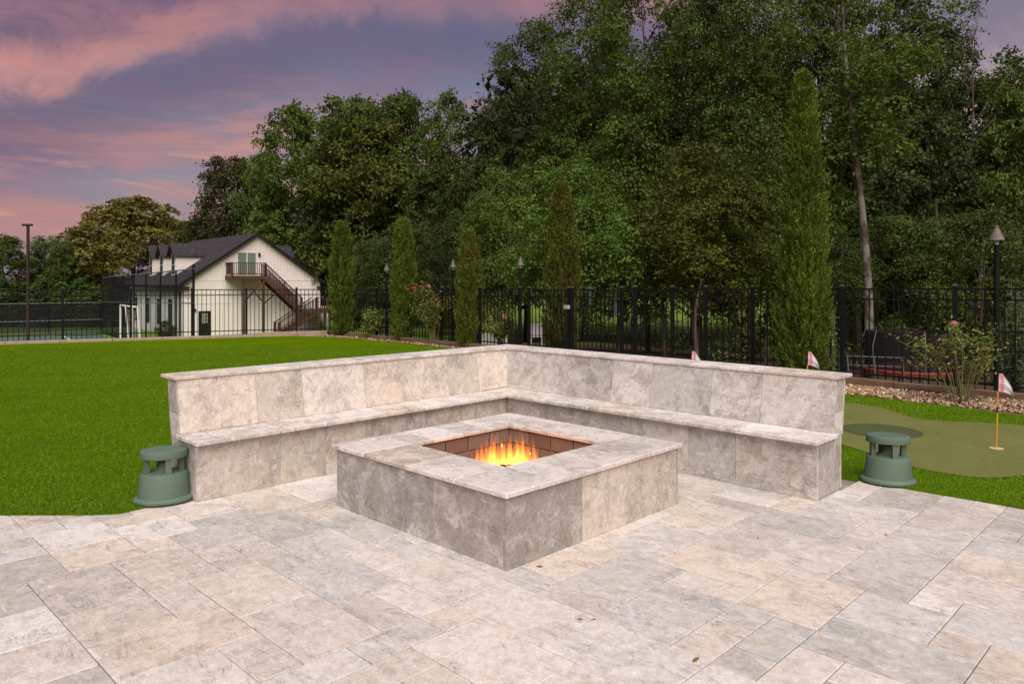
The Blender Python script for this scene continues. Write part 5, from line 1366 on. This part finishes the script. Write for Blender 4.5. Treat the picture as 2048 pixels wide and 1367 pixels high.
rose('leggy rose bush with one pink bloom in front of the right fence', 1925, 9.75, 628, 245, 5, 16, 1300, [(1910, 649, 'petal_pink', .75), (1926, 682, 'petal_red', .45), (1998, 690, 'petal_red', .4)], .052, .35)
rose('rose bush with red blooms between the second and third cypress', 868, 18.7, 572, 92, 6, 20, 3600, [(836, 571, 'petal_red', 1.1), (828, 577, 'petal_red', 1.), (850, 577, 'petal_red', .8), (866, 586, 'petal_red', 1.3), (873, 600, 'petal_red', 1.5), (857, 575, 'petal_pink', 1.2), (843, 574, 'petal_red', .8), (880, 610, 'petal_red', .7), (824, 579, 'petal_red', 1.)], .06, .3)
rose('low yellowing rose bush without blooms between the first two cypresses', 742, 20.6, 614, 66, 7, 12, 2300, [], .07, .1)
rose('rose bush with one pink bloom left of the gate', 1003, 17.3, 608, 66, 8, 14, 3000, [(1009, 636, 'petal_pink', 1.6), (1015, 610, 'petal_red', .7)], .065, .15)
def shrub(label, px, Y, ytop, wpx, seed, nst, nleaf, lsz, mat='shrub_leaf'):
    global rng
    rng = np.random.default_rng(seed); rd = random.Random(seed); p = at(px, Y); z0 = hgt(p.x, p.y); H = zat(ytop, Y)-z0; Wd = wpx/F*Y/2
    t = thing('shrub', label, 'shrub', (p.x, p.y, z0), 0); C_ = []; m_ = MB()
    for k in range(nst):
        a = rd.uniform(0, 6.283); q = rd.uniform(.1, 1.); tip = Vector((Wd*q*math.cos(a), Wd*q*math.sin(a), H*(1-.45*q*q)*rd.uniform(.7, 1)))
        b = tip*.1; b.z = 0; m_.tube([b, b.lerp(tip, .5)+Vector((tip.x*.1, 0, .05)), tip], [.012, .008, .003], 5)
        n_ = int(nleaf/nst); s = rng.uniform(.25, 1, (n_, 1)); C_.append(np.array(b)*(1-s)+np.array(tip)*s+rng.normal(0, .045, (n_, 3)))
    build(m_, 'stems', M['cane'], t); c = np.concatenate(C_); n = unit(rng.normal(0, .6, (len(c), 3))+np.array([0, 0, .6]))
    obj('foliage', quads('foliage', leafsoup(c, n, lsz, .42), M[mat]), t)
shrub('pale-leaved upright shrub outside the fence at the right edge', 2030, 11.3, 560, 130, 9, 46, 4200, .062)
shrub('small pale-leaved shoots showing just right of the great cypress', 1668, 13.5, 600, 24, 10, 10, 400, .06)

# fallen leaves on the paving and putting green
FL = [(1079, 1132, 'dry_leaf', 1.2), (1160, 1237, 'dry_leaf', .8), (1392, 1318, 'dry_leaf', 1.3), (1187, 1237, 'dry_leaf', .8), (1516, 1075, 'dry_leaf_red', .6), (1772, 1068, 'dry_leaf', .8), (144, 1018, 'dry_leaf_red', 1.), (1968, 919, 'dry_leaf', 1.0), (1909, 945, 'dry_leaf', .9), (2026, 876, 'dry_leaf', .9), (1882, 884, 'dry_leaf', .8), (1811, 1001, 'dry_leaf_red', .5), (482, 1098, 'dry_leaf', .5), (1700, 955, 'dry_leaf_red', 1.3)]
lv_ = MB(); lv_.add([(-.03,0,0),(-.012,.012,.003),(.012,.010,.006),(.034,0,.004),(.012,-.010,.005),(-.012,-.011,.002),(0,0,-.001)], [(0,6,1),(1,6,2),(2,6,3),(3,6,4),(4,6,5),(5,6,0)])
LM = {k: lv_.mesh('fallen_leaf', M[k]) for k in ('dry_leaf', 'dry_leaf_red')}
where = ['on the paving in front of the pit corner', 'on the paving, left of two beside each other near the lower middle', 'on the paving at the bottom edge', 'on the paving, right of two beside each other near the lower middle', 'reddish, on the paving right of the fire pit', 'on the paving in the right part below the speaker', 'reddish, on the lawn at the left', 'on the putting green below the flag cup', 'on the near fringe of the putting green', 'on the putting green right of the flag pole', 'on the putting green left of the flag pole', 'small red, on the paving below the right speaker', 'tiny, on the paving left of the fire pit', 'reddish, at the corner where bench, lawn and paving meet on the right']
for k, ((px, py, mt, sc), wh) in enumerate(zip(FL, where)):
    lawn = (py < 1000 or px < 200); z = .034 if (px < 200 or px == 1909) else (.022 if lawn and px > 1800 else .004); p = at(px, gy(py, z))
    o = thing('fallen_leaf', 'dry fallen leaf '+wh, 'leaf', (p.x, p.y, z), random.uniform(0, 6.28), 'fallen leaves', LM[mt]); sc *= .6; o.scale = (sc, sc, sc)
